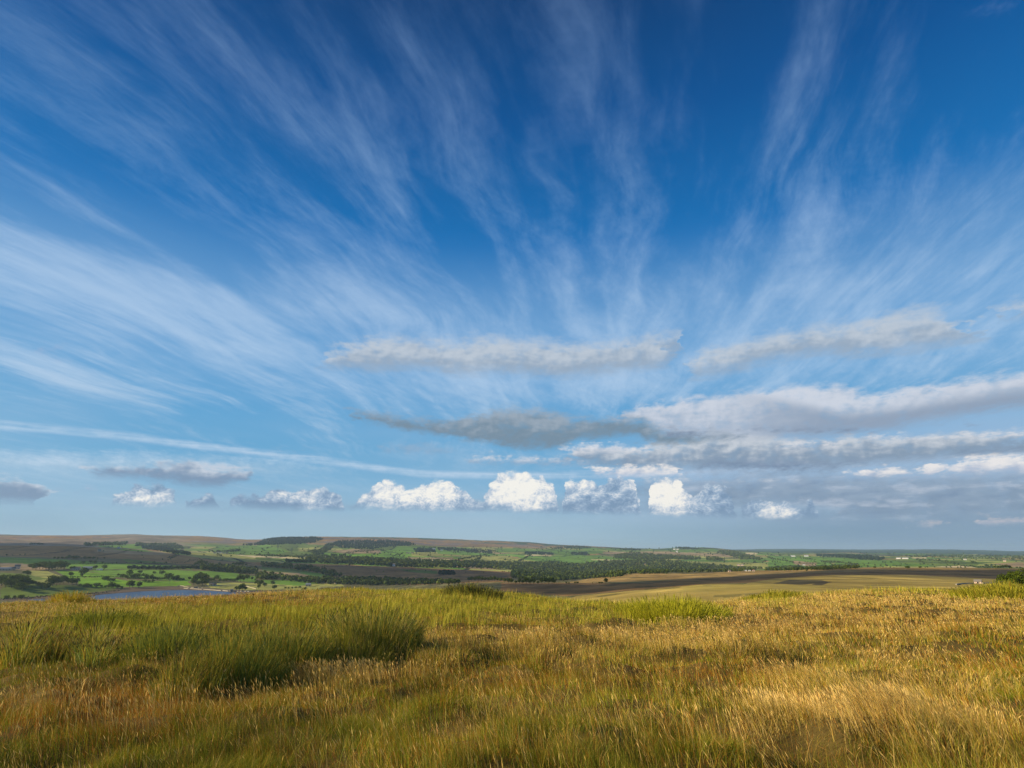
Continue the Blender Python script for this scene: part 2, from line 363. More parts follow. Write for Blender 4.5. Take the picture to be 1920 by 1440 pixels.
def mesh_obj(name, V, F, mat=None, col=None, parent=None, smooth_=False, loc=None, mats=None, fm=None):
    """V (n,3); F int array (m,3 or 4) or list of polygons"""
    me = bpy.data.meshes.new(name)
    if isinstance(F, np.ndarray):
        n, k = F.shape
        me.vertices.add(len(V)); me.vertices.foreach_set('co', np.asarray(V, np.float32).ravel())
        me.loops.add(n*k); me.loops.foreach_set('vertex_index', F.astype(np.int32).ravel())
        me.polygons.add(n); me.polygons.foreach_set('loop_start', np.arange(0, n*k, k, dtype=np.int32))
        me.update(calc_edges=True)
    else:
        me.from_pydata([tuple(v) for v in V], [], F); me.update()
    if col is not None:
        a = me.color_attributes.new('col', 'FLOAT_COLOR', 'POINT')
        c = np.ones((len(V), 4), np.float32); c[:, :3] = col; a.data.foreach_set('color', c.ravel())
    if mat: me.materials.append(mat)
    if mats:
        for q in mats: me.materials.append(q)
        if fm is not None: me.polygons.foreach_set('material_index', np.asarray(fm, np.int32))
    if smooth_: me.polygons.foreach_set('use_smooth', np.ones(len(me.polygons), bool))
    ob = bpy.data.objects.new(name, me); scene.collection.objects.link(ob)
    if parent: ob.parent = parent
    if loc is not None: ob.location = loc
    return ob
def tag(o, label=None, cat=None, group=None, kind=None):
    if label: o['label'] = label
    if cat: o['category'] = cat
    if group: o['group'] = group
    if kind: o['kind'] = kind
    return o
def empty(name, loc, rz=0.0):
    o = bpy.data.objects.new(name, None); scene.collection.objects.link(o)
    o.location = loc; o.rotation_euler = (0, 0, rz); o.empty_display_size = 0.5; return o

# ---------------------------------------------------------------- terrain heights
# survey columns: for sight lines through the photograph, how far away the ground at each height of the picture lies
DS = 0.78
COLS = {
 -400: [(150,1164),(1100,1140),(1500,1125),(1900,1098),(2400,1080),(2900,1062),(3500,1045),(4200,1022),(5600,1032),(7500,1024),(10000,1006),(15000,1016),(45000,1032)],
 0:    [(150,1164),(1100,1140),(1450,1125),(1900,1098),(2400,1080),(2900,1064),(3400,1048),(4000,1036),(4500,1022),(5600,1032),(7500,1022),(11000,1003.5),(15000,1014),(45000,1032)],
 120:  [(150,1160),(1100,1134),(1500,1119),(1900,1100),(2400,1081),(2900,1064),(3400,1049),(4000,1036),(4500,1021.5),(5600,1032),(7500,1021),(10500,1004.5),(15000,1014),(45000,1032)],
 240:  [(150,1156),(1100,1130),(1500,1117),(1900,1104),(2300,1084),(2800,1066),(3400,1049),(4000,1037),(4500,1029),(5600,1033),(7000,1024),(10500,1002),(15000,1014),(45000,1032)],
 360:  [(150,1150),(1100,1128),(1500,1113),(1950,1102),(2300,1084),(2800,1066),(3400,1053),(4000,1042),(4600,1037),(5600,1037),(7000,1027),(10500,1006),(15000,1015),(45000,1032)],
 480:  [(150,1144),(1100,1120),(1500,1112),(1950,1104),(2300,1088),(2800,1074),(3400,1063),(4000,1052),(4600,1044),(5600,1038),(7000,1027),(9000,1017),(10500,1012),(15000,1016),(45000,1032)],
 530:  [(150,1142),(1100,1119),(1500,1111),(1950,1103.5),(2300,1091),(2800,1077),(3400,1065.5),(4000,1055),(4650,1047.5),(5500,1040.5),(7000,1028),(8600,1014),(9300,1008),(11500,1007.5),(15000,1014.5),(45000,1032)],
 600:  [(150,1140),(1100,1118),(1500,1110),(1950,1103),(2300,1094),(2800,1080),(3400,1068),(4000,1058),(4700,1051),(5400,1043),(7000,1030),(9500,1008),(11500,1006.5),(15000,1014),(45000,1032)],
 720:  [(150,1138),(1100,1116),(1700,1106),(2000,1100),(2400,1092),(3000,1080),(3600,1068),(4200,1060),(5000,1050),(5600,1043),(7000,1032),(9500,1013),(11500,1008),(15000,1016),(45000,1032)],
 840:  [(150,1136),(1100,1114),(1400,1104),(1800,1096),(2500,1086),(3100,1078),(3700,1069),(4300,1063),(5100,1054),(6000,1043),(7500,1034),(9500,1018),(11500,1011),(15000,1018),(45000,1031.5)],
 960:  [(150,1142),(700,1120),(1000,1108),(1400,1098),(2000,1090),(2800,1082),(3700,1074),(4500,1066),(5200,1058),(6200,1047),(8000,1036),(10000,1023),(11500,1015.5),(15000,1022),(45000,1031.5)],
 1080: [(150,1152),(350,1134),(520,1124),(700,1116),(1000,1104),(1400,1095),(1900,1090),(2600,1090),(3700,1078),(4500,1068),(5200,1060),(6200,1050),(8000,1038),(10000,1029),(12000,1023),(15000,1026),(45000,1031.5)],
 1200: [(150,1154),(300,1130),(450,1115),(600,1107),(850,1100),(1300,1090),(1900,1079),(2400,1073),(3200,1078),(4500,1072),(5200,1062),(6200,1052),(8000,1040),(10000,1033),(12500,1028.5),(15000,1029),(45000,1031.5)],
 1320: [(150,1150),(300,1124),(420,1108),(600,1095),(720,1097),(900,1092),(1300,1086),(1900,1077),(2400,1071),(3200,1077),(4500,1070),(5500,1060),(7000,1048),(9000,1038),(11500,1028),(14000,1030),(24000,1031.5),(45000,1033)],
 1440: [(150,1142),(300,1118),(420,1103),(560,1094),(700,1097),(900,1090),(1300,1082),(1900,1073),(2300,1070),(3200,1076),(4500,1068),(5500,1059),(7000,1048),(9500,1040),(12000,1035.5),(17000,1034),(25000,1029),(45000,1033)],
 1560: [(150,1140),(300,1116),(420,1105),(560,1097),(700,1093),(1000,1084),(1400,1075),(1900,1067),(2200,1065.5),(3200,1074),(4500,1066),(5500,1057),(7000,1048),(9500,1041),(12000,1037),(17000,1034),(25000,1029.5),(45000,1033)],
 1680: [(150,1136),(300,1113),(450,1103),(700,1094),(1000,1085),(1400,1075),(1800,1066.5),(2100,1065),(3200,1074),(4500,1064),(5500,1056),(7000,1049),(9500,1043),(12000,1040),(17000,1036.5),(25000,1030),(45000,1033.5)],
 1800: [(150,1136),(300,1112),(450,1104),(700,1096),(1000,1088),(1400,1077),(1800,1068),(2100,1065),(3200,1074),(4500,1063),(5500,1056),(7000,1050),(9500,1044),(12000,1041),(17000,1038),(25000,1030.5),(45000,1034)],
 1920: [(150,1136),(300,1114),(450,1105),(700,1098),(1000,1091),(1400,1080),(1800,1070),(2100,1066.5),(3200,1074),(4500,1064),(5500,1056),(7000,1051),(9500,1046),(12000,1042),(17000,1040),(25000,1033),(45000,1035)],
 2320: [(150,1138),(300,1116),(450,1107),(700,1100),(1000,1093),(1400,1083),(1800,1074),(2100,1070),(3200,1074),(4500,1066),(5500,1058),(7000,1053),(9500,1049),(12000,1045),(17000,1042),(25000,1036),(45000,1038)],
}
LR = np.linspace(math.log(100.0), math.log(36000.0), 420)
cpx = sorted(COLS); tanmat = []
for c in cpx:
    rr = np.log([q[0]*DS for q in COLS[c]]); ee = [math.tan(R(float(azel(c, q[1])[1]))) for q in COLS[c]]
    t = np.interp(LR, rr, ee)
    k = np.array([1, 2, 1.])/4; t2 = np.convolve(np.pad(t, 1, 'edge'), k, 'valid')
    tanmat.append(t2)
tanmat = np.array(tanmat); caz = np.array([float(azel(c, 1060)[0]) for c in cpx])
def table_z(az, r):
    """az degrees, r metres -> ground height, from the survey columns (smooth between them)"""
    az_ = np.clip(az, caz[0], caz[-1]-1e-6); j = np.clip(np.searchsorted(caz, az_, 'right')-1, 0, len(caz)-2)
    t = (az_-caz[j])/(caz[j+1]-caz[j]); t = t*t*(3-2*t)*0.5+t*0.5
    lf = (np.log(np.maximum(r, 100.0))-LR[0])/(LR[1]-LR[0]); i = np.clip(lf.astype(int), 0, len(LR)-2); u = np.clip(lf-i, 0, 1)
    v0 = tanmat[j, i]*(1-u)+tanmat[j, i+1]*u; v1 = tanmat[j+1, i]*(1-u)+tanmat[j+1, i+1]*u
    return EYE + r*(v0*(1-t)+v1*t)
CREST = [(px_, py_+9.5) for px_, py_ in [(-500,1133),(0,1126),(100,1118.5),(240,1117.5),(350,1113),(480,1107),(600,1103),(700,1101),(850,1100),(920,1105),(1000,1110),(1040,1118),(1080,1123),
         (1140,1127),(1200,1128),(1290,1128),(1350,1124),(1400,1118),(1450,1113),(1500,1110),(1600,1104),(1700,1100),(1800,1103),(1920,1106),(2400,1122)]]
cr_az = np.array([float(azel(*c)[0]) for c in CREST]); cr_a = np.array([(-math.tan(R(float(azel(*c)[1])))/2)**2/EYE for c in CREST])
def near_z(az, r):
    a = np.interp(az, cr_az, cr_a)
    return -a*r*r
def H(x, y):
    r = np.hypot(x, y); az = np.degrees(np.arctan2(x, y))
    b = sstep(np.log(np.maximum(r, 1)), math.log(70.0), math.log(150.0))
    zn = near_z(az, np.minimum(r, 150)) + (0.15*fbm(x/3.1, y/3.1, 5, 3)+0.17*fbm(x/.75, y/.75, 9, 2))*sstep(r, 1, 6) + 0.14*fbm(x/9.0, y/9.0, 8, 2)*sstep(r, 6, 20)*(1-sstep(r, 70, 110))
    zt = table_z(az, np.maximum(r, 100))
    zt = zt + fbm(x/260, y/260, 11, 4)*np.clip(r/1000, 0, 4)*2.2 + fbm(x/1400, y/1400, 31, 3)*np.clip((r-3000)/1000, 0, 6)*3.0
    # reservoir basin
    w, ww = water_mask(x, y)
    z = zn*(1-b)+zt*b
    z = np.where(ww > 0, z*(1-ww)+(WATER_Z+1.0)*ww, z)
    return np.where(w > 0, z*(1-w)+(WATER_Z-3.0)*w, z)
WATER_R = 1950*DS
WPIX = [(60,1124),(165,1119),(200,1114.5),(262,1109.5),(300,1107.6),(345,1106.4),(390,1108.2),(432,1110.5),(470,1113),(480,1122),(350,1128),(150,1132)]
WATER_Z = EYE + WATER_R*math.tan(R(float(azel(345,1106.4)[1])))
_wd = np.array([pix_dir(*p) for p in WPIX]); _wt = (WATER_Z-EYE)/_wd[:, 2]; WPOLY = [(float(_wd[i, 0]*_wt[i]), float(_wd[i, 1]*_wt[i])) for i in range(len(WPIX))]
def water_mask(x, y):
    d = np.full(np.shape(x), 1e9)
    for i in range(len(WPOLY)):
        ax, ay = WPOLY[i]; bx, by = WPOLY[(i+1) % len(WPOLY)]
        t = np.clip(((x-ax)*(bx-ax)+(y-ay)*(by-ay))/((bx-ax)**2+(by-ay)**2), 0, 1)
        d = np.minimum(d, np.hypot(x-ax-t*(bx-ax), y-ay-t*(by-ay)))
    ins = inpoly(np.atleast_1d(x), np.atleast_1d(y), WPOLY).reshape(np.shape(x))
    sd = np.where(ins, d, -d)
    return sstep(sd, -14.0, 6.0), sstep(sd, -230.0, -8.0)
_rs = np.exp(np.linspace(math.log(160.0), math.log(34000.0), 1600))
def ground(px, py, rmin=160.0):
    """first point of the far landscape met by the sight line of a photograph pixel"""
    d = pix_dir(px, py); h = math.hypot(d[0], d[1])
    rs = _rs[_rs >= rmin]
    x = d[0]/h*rs; y = d[1]/h*rs; zr = EYE+d[2]/h*rs
    hit = np.nonzero(H(x, y) >= zr)[0]
    if len(hit) == 0: return None
    i = hit[0]
    return float(x[i]), float(y[i]), float(H(x[i:i+1], y[i:i+1])[0]), float(rs[i])
def ground_many(px, py, rmin=160.0):
    d = pix_dir(px, py); h = np.hypot(d[:, 0], d[:, 1]); rs = np.exp(np.linspace(math.log(rmin), math.log(34000.0), 420))
    out = np.full((len(d), 4), np.nan)
    for s in range(0, len(d), 800):
        D = d[s:s+800]; hh = h[s:s+800, None]
        x = D[:, 0:1]/hh*rs; y = D[:, 1:2]/hh*rs; zr = EYE+D[:, 2:3]/hh*rs
        z = H(x, y); hit = z >= zr; ok = hit.any(1); i = hit.argmax(1); k = np.arange(len(D))
        o = np.stack([x[k, i], y[k, i], z[k, i], rs[i]], 1); o[~ok] = np.nan; out[s:s+800] = o
    return out

# ---------------------------------------------------------------- land colours (what grows where)
GR = (0.120, 0.225, 0.024); GD = (0.115, 0.165, 0.026); GY = (0.290, 0.295, 0.075); GB = (0.145, 0.280, 0.016)
MO = (0.250, 0.150, 0.055); MP = (0.150, 0.112, 0.100); MG = (0.285, 0.195, 0.068); ST = (0.55, 0.45, 0.25); TA = (0.30, 0.22, 0.115)
WO = (0.022, 0.042, 0.020); ML = (0.35, 0.265, 0.070); BK = (0.13, 0.10, 0.065); RU = (0.045, 0.075, 0.028)
POLY = [  # (polygon in photograph pixels, colour, rmin, rmax)
 # left: near shore and farm fields
 ([(0,1135),(0,1106),(60,1103),(110,1103),(222,1105),(226,1108),(190,1114),(120,1119),(0,1124)], GD, 500, 1900),
 ([(112,1119),(160,1112),(228,1104),(240,1101),(330,1100),(345,1099),(345,1106),(300,1108),(240,1112),(170,1122),(110,1124)], BK, 500, 1900),
 ([(0,1106),(10,1096),(60,1094),(140,1098),(230,1104),(110,1104)], GD, 900, 2100),
 ([(55,1094),(50,1086),(100,1086),(92,1096)], GY, 900, 2300),
 ([(135,1085),(200,1083),(245,1090),(345,1094),(350,1098),(240,1100),(215,1102),(150,1100),(145,1090)], GB, 900, 2300),
 ([(0,1073),(50,1076),(92,1085),(55,1090),(0,1088)], GD, 900, 2600),
 ([(53,1070),(90,1071),(125,1084),(100,1086),(60,1080)], GY, 900, 2600),
 ([(104,1070),(160,1072),(240,1082),(130,1084)], GB, 900, 2600),
 ([(160,1070),(240,1068),(330,1069),(400,1073),(370,1088),(345,1090),(240,1084)], GR, 900, 2600),
 ([(240,1088),(350,1090),(360,1097),(330,1099),(240,1096)], GB, 900, 2400),
 ([(370,1070),(430,1073),(480,1081),(480,1092),(430,1088),(395,1082)], GR, 900, 2600),
 ([(385,1092),(480,1093),(600,1100),(600,1106),(480,1106),(440,1109),(395,1103)], GY, 900, 2200),
 ([(350,1102),(400,1103),(440,1108),(420,1111),(380,1106)], BK, 900, 1800),
 ([(490,1087),(570,1089),(600,1094),(560,1099),(500,1094)], GR, 900, 2400),
 ([(585,1095),(640,1095),(645,1099),(585,1100)], GY, 900, 2400),
 # shaded hill behind
 ([(0,1045),(120,1049),(240,1058),(240,1064),(110,1062),(0,1055)], GR, 1800, 3300),
 ([(0,1055),(60,1058),(100,1063),(95,1070),(50,1070),(0,1064)], TA, 1800, 3000),
 ([(125,1058),(240,1057),(360,1062),(360,1067),(240,1067),(150,1068),(125,1066)], GR, 1800, 3000),
 ([(225,1046),(345,1051),(330,1056),(240,1055)], GD, 1800, 3200),
 ([(0,1020),(150,1024),(290,1036),(345,1041),(400,1050),(460,1058),(340,1058),(240,1048),(120,1046),(0,1043)], MO, 2200, 3900),
 ([(180,1028),(280,1031),(340,1040),(260,1040),(190,1036)], TA, 2500, 3900),
 ([(205,1029),(270,1031),(290,1034),(240,1033)], GB, 2500, 4200),
 ([(355,1037),(440,1039),(480,1046),(475,1049),(400,1044),(350,1042)], GY, 2500, 4600),
 ([(440,1040),(480,1042),(560,1046),(560,1048.5),(480,1046)], ST, 2500, 4600),
 ([(480,1045),(570,1048),(585,1054),(530,1052),(480,1049)], GD, 2500, 4600),
 ([(490,1063),(560,1067),(575,1071),(530,1076),(492,1070)], GD, 1800, 3200),
 ([(570,1071),(600,1075),(640,1084),(600,1084),(560,1074)], GR, 1800, 3200),
 ([(500,1072),(560,1075),(610,1085),(560,1086),(500,1077)], TA, 1800, 3200),
 ([(400,1052),(600,1057),(960,1072),(960,1100),(740,1096),(640,1088),(600,1074),(520,1062),(430,1060)], MO, 1500, 4200),
 ([(745,1067),(820,1071),(820,1076),(770,1073)], GD, 1500, 4200),
 # far slopes, left
 ([(170,1024),(260,1019),(300,1024),(340,1030),(260,1030)], GR, 4200, 9000),
 ([(395,1033),(430,1025),(500,1021),(560,1036),(500,1041),(420,1038)], GR, 4200, 9000),
 ([(500,1021),(560,1020),(640,1024),(640,1040),(600,1046),(520,1042),(540,1034)], GD, 4200, 9000),
 ([(560,1028),(590,1026),(640,1029),(650,1034),(560,1034)], GY, 4200, 9000),
 ([(620,1034),(660,1029),(712,1031),(715,1037),(660,1039)], TA, 4200, 9000),
 ([(605,1036),(640,1038),(720,1038),(720,1052),(640,1048),(600,1043)], GB, 4000, 9000),
 ([(720,1036),(775,1035),(762,1052),(720,1052)], GR, 4000, 9000),
 ([(775,1036),(820,1035),(860,1041),(840,1043),(770,1043)], GY, 4000, 9000),
 ([(765,1045),(850,1045),(850,1048),(765,1048)], TA, 4000, 9000),
 ([(763,1049),(850,1049),(848,1054),(764,1053)], ST, 4000, 9000),
 ([(820,1034),(930,1037),(920,1042),(860,1041),(820,1038)], GR, 4000, 9000),
 ([(860,1042),(960,1042),(960,1056),(880,1056)], GY, 4000, 9000),
 ([(875,1026),(960,1026.5),(960,1033),(900,1032)], GY, 5000, 10000),
 ([(930,1028),(990,1028.5),(1000,1034),(930,1036)], GR, 4000, 10000),
 ([(960,1041),(1120,1041),(1180,1047),(1150,1050),(1120,1055),(1060,1058),(985,1050)], GR, 4000, 9000),
 ([(984,1040),(1034,1041),(1034,1043),(984,1042)], ST, 4000, 9000),
 ([(1108,1048.6),(1180,1050),(1180,1052),(1108,1050)], ST, 4000, 9000),
 ([(1130,1035),(1250,1034),(1400,1041),(1420,1046),(1320,1043),(1200,1039),(1130,1039)], TA, 4500, 12000),
 ([(980,1030),(1130,1032),(1130,1038),(1060,1041),(985,1036)], GR, 5000, 10000),
 ([(1200,1040),(1240,1041),(1300,1043),(1300,1044),(1200,1042)], GB, 4500, 9000),
 ([(1260,1052),(1440,1056),(1440,1063),(1400,1062),(1320,1058)], GY, 3500, 9000),
 ([(1398,1036),(1422,1037),(1418,1040),(1400,1041)], ST, 5000, 12000),
 ([(1440,1041),(1600,1046),(1620,1050),(1560,1056),(1440,1066)], GR, 3500, 9500),
 ([(1485,1051),(1530,1055),(1530,1064),(1490,1058)], TA, 3500, 9000),
 ([(1600,1049),(1680,1052),(1760,1058),(1740,1062),(1640,1062),(1560,1057)], GR, 3500, 9500),
 ([(1680,1051),(1760,1050),(1840,1056),(1830,1062),(1760,1060),(1690,1056)], GD, 3500, 9500),
 ([(1710,1045),(1737,1045.2),(1737,1047.5),(1710,1047)], ST, 5000, 12000),
 ([(1755,1062.5),(1800,1060.5),(1838,1065),(1790,1065)], ST, 2500, 9000),
 ([(1860,1056),(1920,1055),(1920,1064),(1890,1064)], TA, 3500, 9500),
 # moor, right
 ([(1035,1097),(1100,1086),(1200,1074),(1290,1076),(1440,1069),(1560,1063),(1700,1064),(1920,1064),(1920,1070),(1700,1070),(1440,1080),(1200,1090),(1050,1095)], MG, 700, 2400),
 ([(940,1092),(1180,1094),(1300,1086),(1440,1078),(1700,1068),(1920,1070),(1920,1088),(1700,1079),(1540,1080),(1440,1092),(1340,1095),(1200,1106),(1060,1118),(940,1108)], MO, 440, 2400),
 ([(1400,1094),(1450,1085),(1560,1078),(1700,1078),(1860,1085),(1920,1088),(1920,1112),(1400,1106)], ML, 250, 1500),
 ([(1040,1128),(1080,1118),(1200,1106),(1340,1093),(1560,1096),(1560,1112),(1400,1125),(1200,1134),(1050,1134)], ML, 180, 520),
 ([(1290,1098),(1390,1094),(1560,1098),(1500,1108),(1380,1108),(1270,1112)], (0.33,0.265,0.068), 180, 560),
 ([(1480,1087),(1540,1088),(1560,1092),(1500,1096),(1450,1094)], (0.10,0.085,0.045), 300, 900),
 ([(1520,1096),(1545,1090),(1560,1091),(1540,1097)], (0.09,0.075,0.04), 300, 900),
]
def parcels(x, y):
    a = R(24); gx = (x*math.cos(a)+y*math.sin(a))/250+fbm(x/1300, y/1300, 21, 2)*1.5; gy = (-x*math.sin(a)+y*math.cos(a))/430+fbm(x/1300, y/1300, 22, 2)*1.2
    gx = gx+0.5*_hash(np.floor(gy), np.floor(gy), 5)*2
    e = (np.minimum(gx-np.floor(gx), 1-(gx-np.floor(gx))) < 0.045) | (np.minimum(gy-np.floor(gy), 1-(gy-np.floor(gy))) < 0.028)
    return gx, gy, e
def land_col(x, y, z):
    r = np.hypot(x, y); v = np.stack([x, y, z-EYE], -1); px, py = dir_pix(v)
    n1 = fbm(x/900, y/900, 3, 3); n2 = fbm(x/160, y/160, 4, 4); n3 = fbm(x/38, y/38, 6, 3)
    c = np.zeros((len(x), 3)); c[:] = (0.13, 0.12, 0.05)
    far = r > 3000
    # patchwork of enclosed fields, laid out on the ground
    gx, gy, edge_ = parcels(x, y)
    hsh = _hash(np.floor(gx), np.floor(gy), 3)
    pal = np.array([GR, GY, GD, GR, TA, GY, GR, GD, GY, (0.16,0.15,0.06), GR, MG])
    fc = pal[(hsh*11.99).astype(int)]
    fc = np.where(edge_[:, None], np.array(RU), fc)
    c = np.where(far[:, None], fc, c)
    # open moor on the high ridges
    top = sstep(r+n2*260, 6100, 6900)*(x < 0.13*y+500)
    mo = np.where(n2[:, None] > 0.1, np.array(MP), np.array(MO))
    mo = mo*(1+0.5*np.clip(fbm(x/500, y/120, 15, 4), -1, 1))[:, None]
    topm = top*(z > 20+8*n2)
    c = c*(1-topm[:, None])+mo*topm[:, None]
    leftm = sstep(-x/np.maximum(y, 1)+n2*0.05, 0.50, 0.58)*(r > 4300)
    tan_ = np.array([0.19, 0.145, 0.095])*(1+0.4*n2[:, None])
    c = c*(1-leftm[:, None])+np.where((n1 > 0.05)[:, None], tan_, mo*1.15)*leftm[:, None]
    # far wooded ground below the blue ridge
    fw = ((r > 9800) & (px > 1290)) | ((r > 8300) & (n2+0.3*n3 > 0.0)); c = np.where(fw[:, None], np.array(WO)*1.5*(1+0.9*np.clip(n1, 0, 1))[:, None], c)
    jx = fbm(x/90, y/90, 41, 4)*2.6; 
    for poly, col, r0, r1 in POLY:
        m = inpoly(px+jx*1.2, py+jx*0.3, poly) & (r > r0) & (r < r1)
        c[m] = col
    vf = (r > 2400) & (z < 45); c[vf] *= (0.78+0.44*_hash(np.floor(gx), np.floor(gy), 9))[vf][:, None]
    ed = edge_ & (r > 2900) & (z < 30); c[ed] = c[ed]*0.45
    c *= (1+0.30*n2+0.22*n3)[:, None]
    mm = (r > 180) & (r < 2500)
    k = fbm(x/30, y/110, 44, 4)
    c = np.where((mm & (c[:, 0] > c[:, 1]*1.02))[:, None], c*(1+0.55*k)[:, None], c)
    # heather and rush flecks on the rough ground
    fl = (fbm(x/22, y/60, 45, 3) > 0.34) & mm & (c[:, 0] > c[:, 1]*0.95)
    c = np.where(fl[:, None], c*0.5+np.array((0.02, 0.03, 0.012)), c)
    # nearby soil and thatch under the grass
    nr = r < 160
    c = np.where(nr[:, None], np.array((0.150, 0.108, 0.032))*(1+0.5*n3)[:, None]*(1+0.4*fbm(x/0.8, y/0.8, 51, 3))[:, None], c)
    # drained shore of the reservoir
    sh = water_mask(x, y)[1]; m = (sh > 0.93) & (r < 2600)
    c[m] = (0.12, 0.09, 0.065)
    return np.clip(c, 0.004, 0.8)

# polar grid, fine where the picture looks
azs = np.concatenate([np.linspace(-180, -60, 40)[:-1], np.linspace(-60, -47, 14)[:-1], np.linspace(-47, 47, 1150)[:-1], np.linspace(47, 60, 14)[:-1], np.linspace(60, 180, 41)])
rs = np.concatenate([[0.0], np.exp(np.linspace(math.log(1.5), math.log(70.0), 190))[:-1], np.exp(np.linspace(math.log(70.0), math.log(300.0), 40))[:-1],
                     np.exp(np.linspace(math.log(300.0), math.log(9500.0), 470))[:-1], np.exp(np.linspace(math.log(9500.0), math.log(45000.0), 60))])
AZg, RSg = np.meshgrid(np.radians(azs), rs)
gx_, gy_ = (np.sin(AZg)*RSg).ravel(), (np.cos(AZg)*RSg).ravel()
gz_ = H(gx_, gy_)
na, nr_ = len(azs), len(rs)
I = np.arange(nr_*na).reshape(nr_, na)
F = np.stack([I[:-1, :-1], I[:-1, 1:], I[1:, 1:], I[1:, :-1]], -1).reshape(-1, 4)[:, ::-1]
gcol = land_col(gx_, gy_, gz_)
m = new_mat('land')
P = pos(); sp = X.nt.nodes.new('ShaderNodeSeparateXYZ'); X.nt.links.new(P.k, sp.inputs[0])
f = noise(P, 0.03, 6, 0.7, '3D'); f2 = noise(P, 2.2, 5, 0.7, '3D')
fac = M('MULTIPLY_ADD', f, 1.5, 0.25)*M('MULTIPLY_ADD', f2, 0.5, 0.75)
n = X.nt.nodes.new('ShaderNodeVectorMath'); n.operation = 'SCALE'; X.nt.links.new(attr().k, n.inputs[0]); X.nt.links.new(fac.k, n.inputs['Scale'])
bump_ = X.nt.nodes.new('ShaderNodeBump'); bump_.inputs['Strength'].default_value = 0.6; bump_.inputs['Distance'].default_value = 0.5
X.nt.links.new(f.k, bump_.inputs['Height'])
finish(m, principled(m, X(n.outputs[0]), 0.95, 0.05, X(bump_.outputs[0])))
land = mesh_obj('ground', np.stack([gx_, gy_, gz_], 1), F, m, gcol, smooth_=True)
tag(land, kind='structure')

# water of the reservoir
m = new_mat('reservoir_water')
bmp = X.nt.nodes.new('ShaderNodeBump'); bmp.inputs['Strength'].default_value = 0.5; bmp.inputs['Distance'].default_value = 0.3
wn = noise(pos(), 0.4, 4, 0.6, '3D'); X.nt.links.new(wn.k, bmp.inputs['Height'])
finish(m, principled(m, (0.025, 0.04, 0.10), 0.35, 0.15, X(bmp.outputs[0])))
wx = [p[0] for p in WPOLY]; wy = [p[1] for p in WPOLY]
cxw, cyw = sum(wx)/len(wx), sum(wy)/len(wy)
Vw = [(cxw+(a-cxw)*1.05, cyw+(b-cyw)*1.05, WATER_Z) for a, b in WPOLY]
bm_w = mesh_obj('water', Vw, [list(range(len(Vw)))], m)
if bm_w.data.polygons[0].normal.z < 0: bm_w.data.flip_normals()
tag(bm_w, kind='structure')

# ---------------------------------------------------------------- clouds high on the left that shade the valley
SH = [
 [(-60,1018),(120,1019),(210,1027),(300,1037),(400,1043),(480,1050),(570,1054),(600,1058),(720,1063),(800,1067),(900,1070),(980,1077),(965,1088),(900,1087),(860,1092),(780,1096),(700,1092),(640,1086),(570,1076),(520,1070),(470,1061),(400,1061),(300,1061),(200,1056),(120,1058),(60,1056),(-60,1060)],
 [(930,1095),(1060,1094),(1180,1094.5),(1240,1088),(1330,1083),(1440,1077),(1530,1071),(1600,1067),(1680,1068),(1760,1071),(1830,1068),(1890,1068),(1990,1068),(1990,1088),(1890,1087),(1800,1083),(1700,1078),(1600,1077),(1530,1080),(1460,1085),(1410,1092),(1330,1095),(1260,1098),(1180,1104),(1100,1110),(1060,1116),(960,1112)],
]
CLOUD_Z = 2600.0
m_cloud = new_mat('cloud_white')      # thin cloud: lets part of the sun through
_d = m_cloud.node_tree.nodes.new('ShaderNodeBsdfDiffuse'); _d.inputs['Color'].default_value = (.8, .8, .82, 1)
_t = m_cloud.node_tree.nodes.new('ShaderNodeBsdfTransparent'); _x = m_cloud.node_tree.nodes.new('ShaderNodeMixShader'); _x.inputs[0].default_value = 0.42
m_cloud.node_tree.links.new(_d.outputs[0], _x.inputs[1]); m_cloud.node_tree.links.new(_t.outputs[0], _x.inputs[2]); finish(m_cloud, _x.outputs[0])
for poly in SH:
    pts = []
    for i in range(len(poly)):
        a, b = poly[i], poly[(i+1) % len(poly)]
        for t in np.arange(0, 1, 0.25): pts.append((a[0]*(1-t)+b[0]*t, a[1]*(1-t)+b[1]*t))
    W = []
    for p in pts:
        g = ground(p[0], p[1])
        if g is None: continue
        k = (CLOUD_Z-g[2])/sdir[2]
        W.append((g[0]+sdir[0]*k, g[1]+sdir[1]*k))
    W = np.array(W); W += np.stack([fbm(W[:, 0]/150, W[:, 1]/150, 61, 3), fbm(W[:, 0]/150, W[:, 1]/150, 62, 3)], 1)*np.array([50.0, 12.0])
    n_ = len(W); th = 14.0
    V = [(*w, CLOUD_Z-th) for w in W]+[(*w, CLOUD_Z+th) for w in W]
    Fc = [list(range(n_))[::-1], list(range(n_, 2*n_))]+[[i, (i+1) % n_, n_+(i+1) % n_, n_+i] for i in range(n_)]
    tag(mesh_obj('cloud', V, Fc, m_cloud), kind='structure')

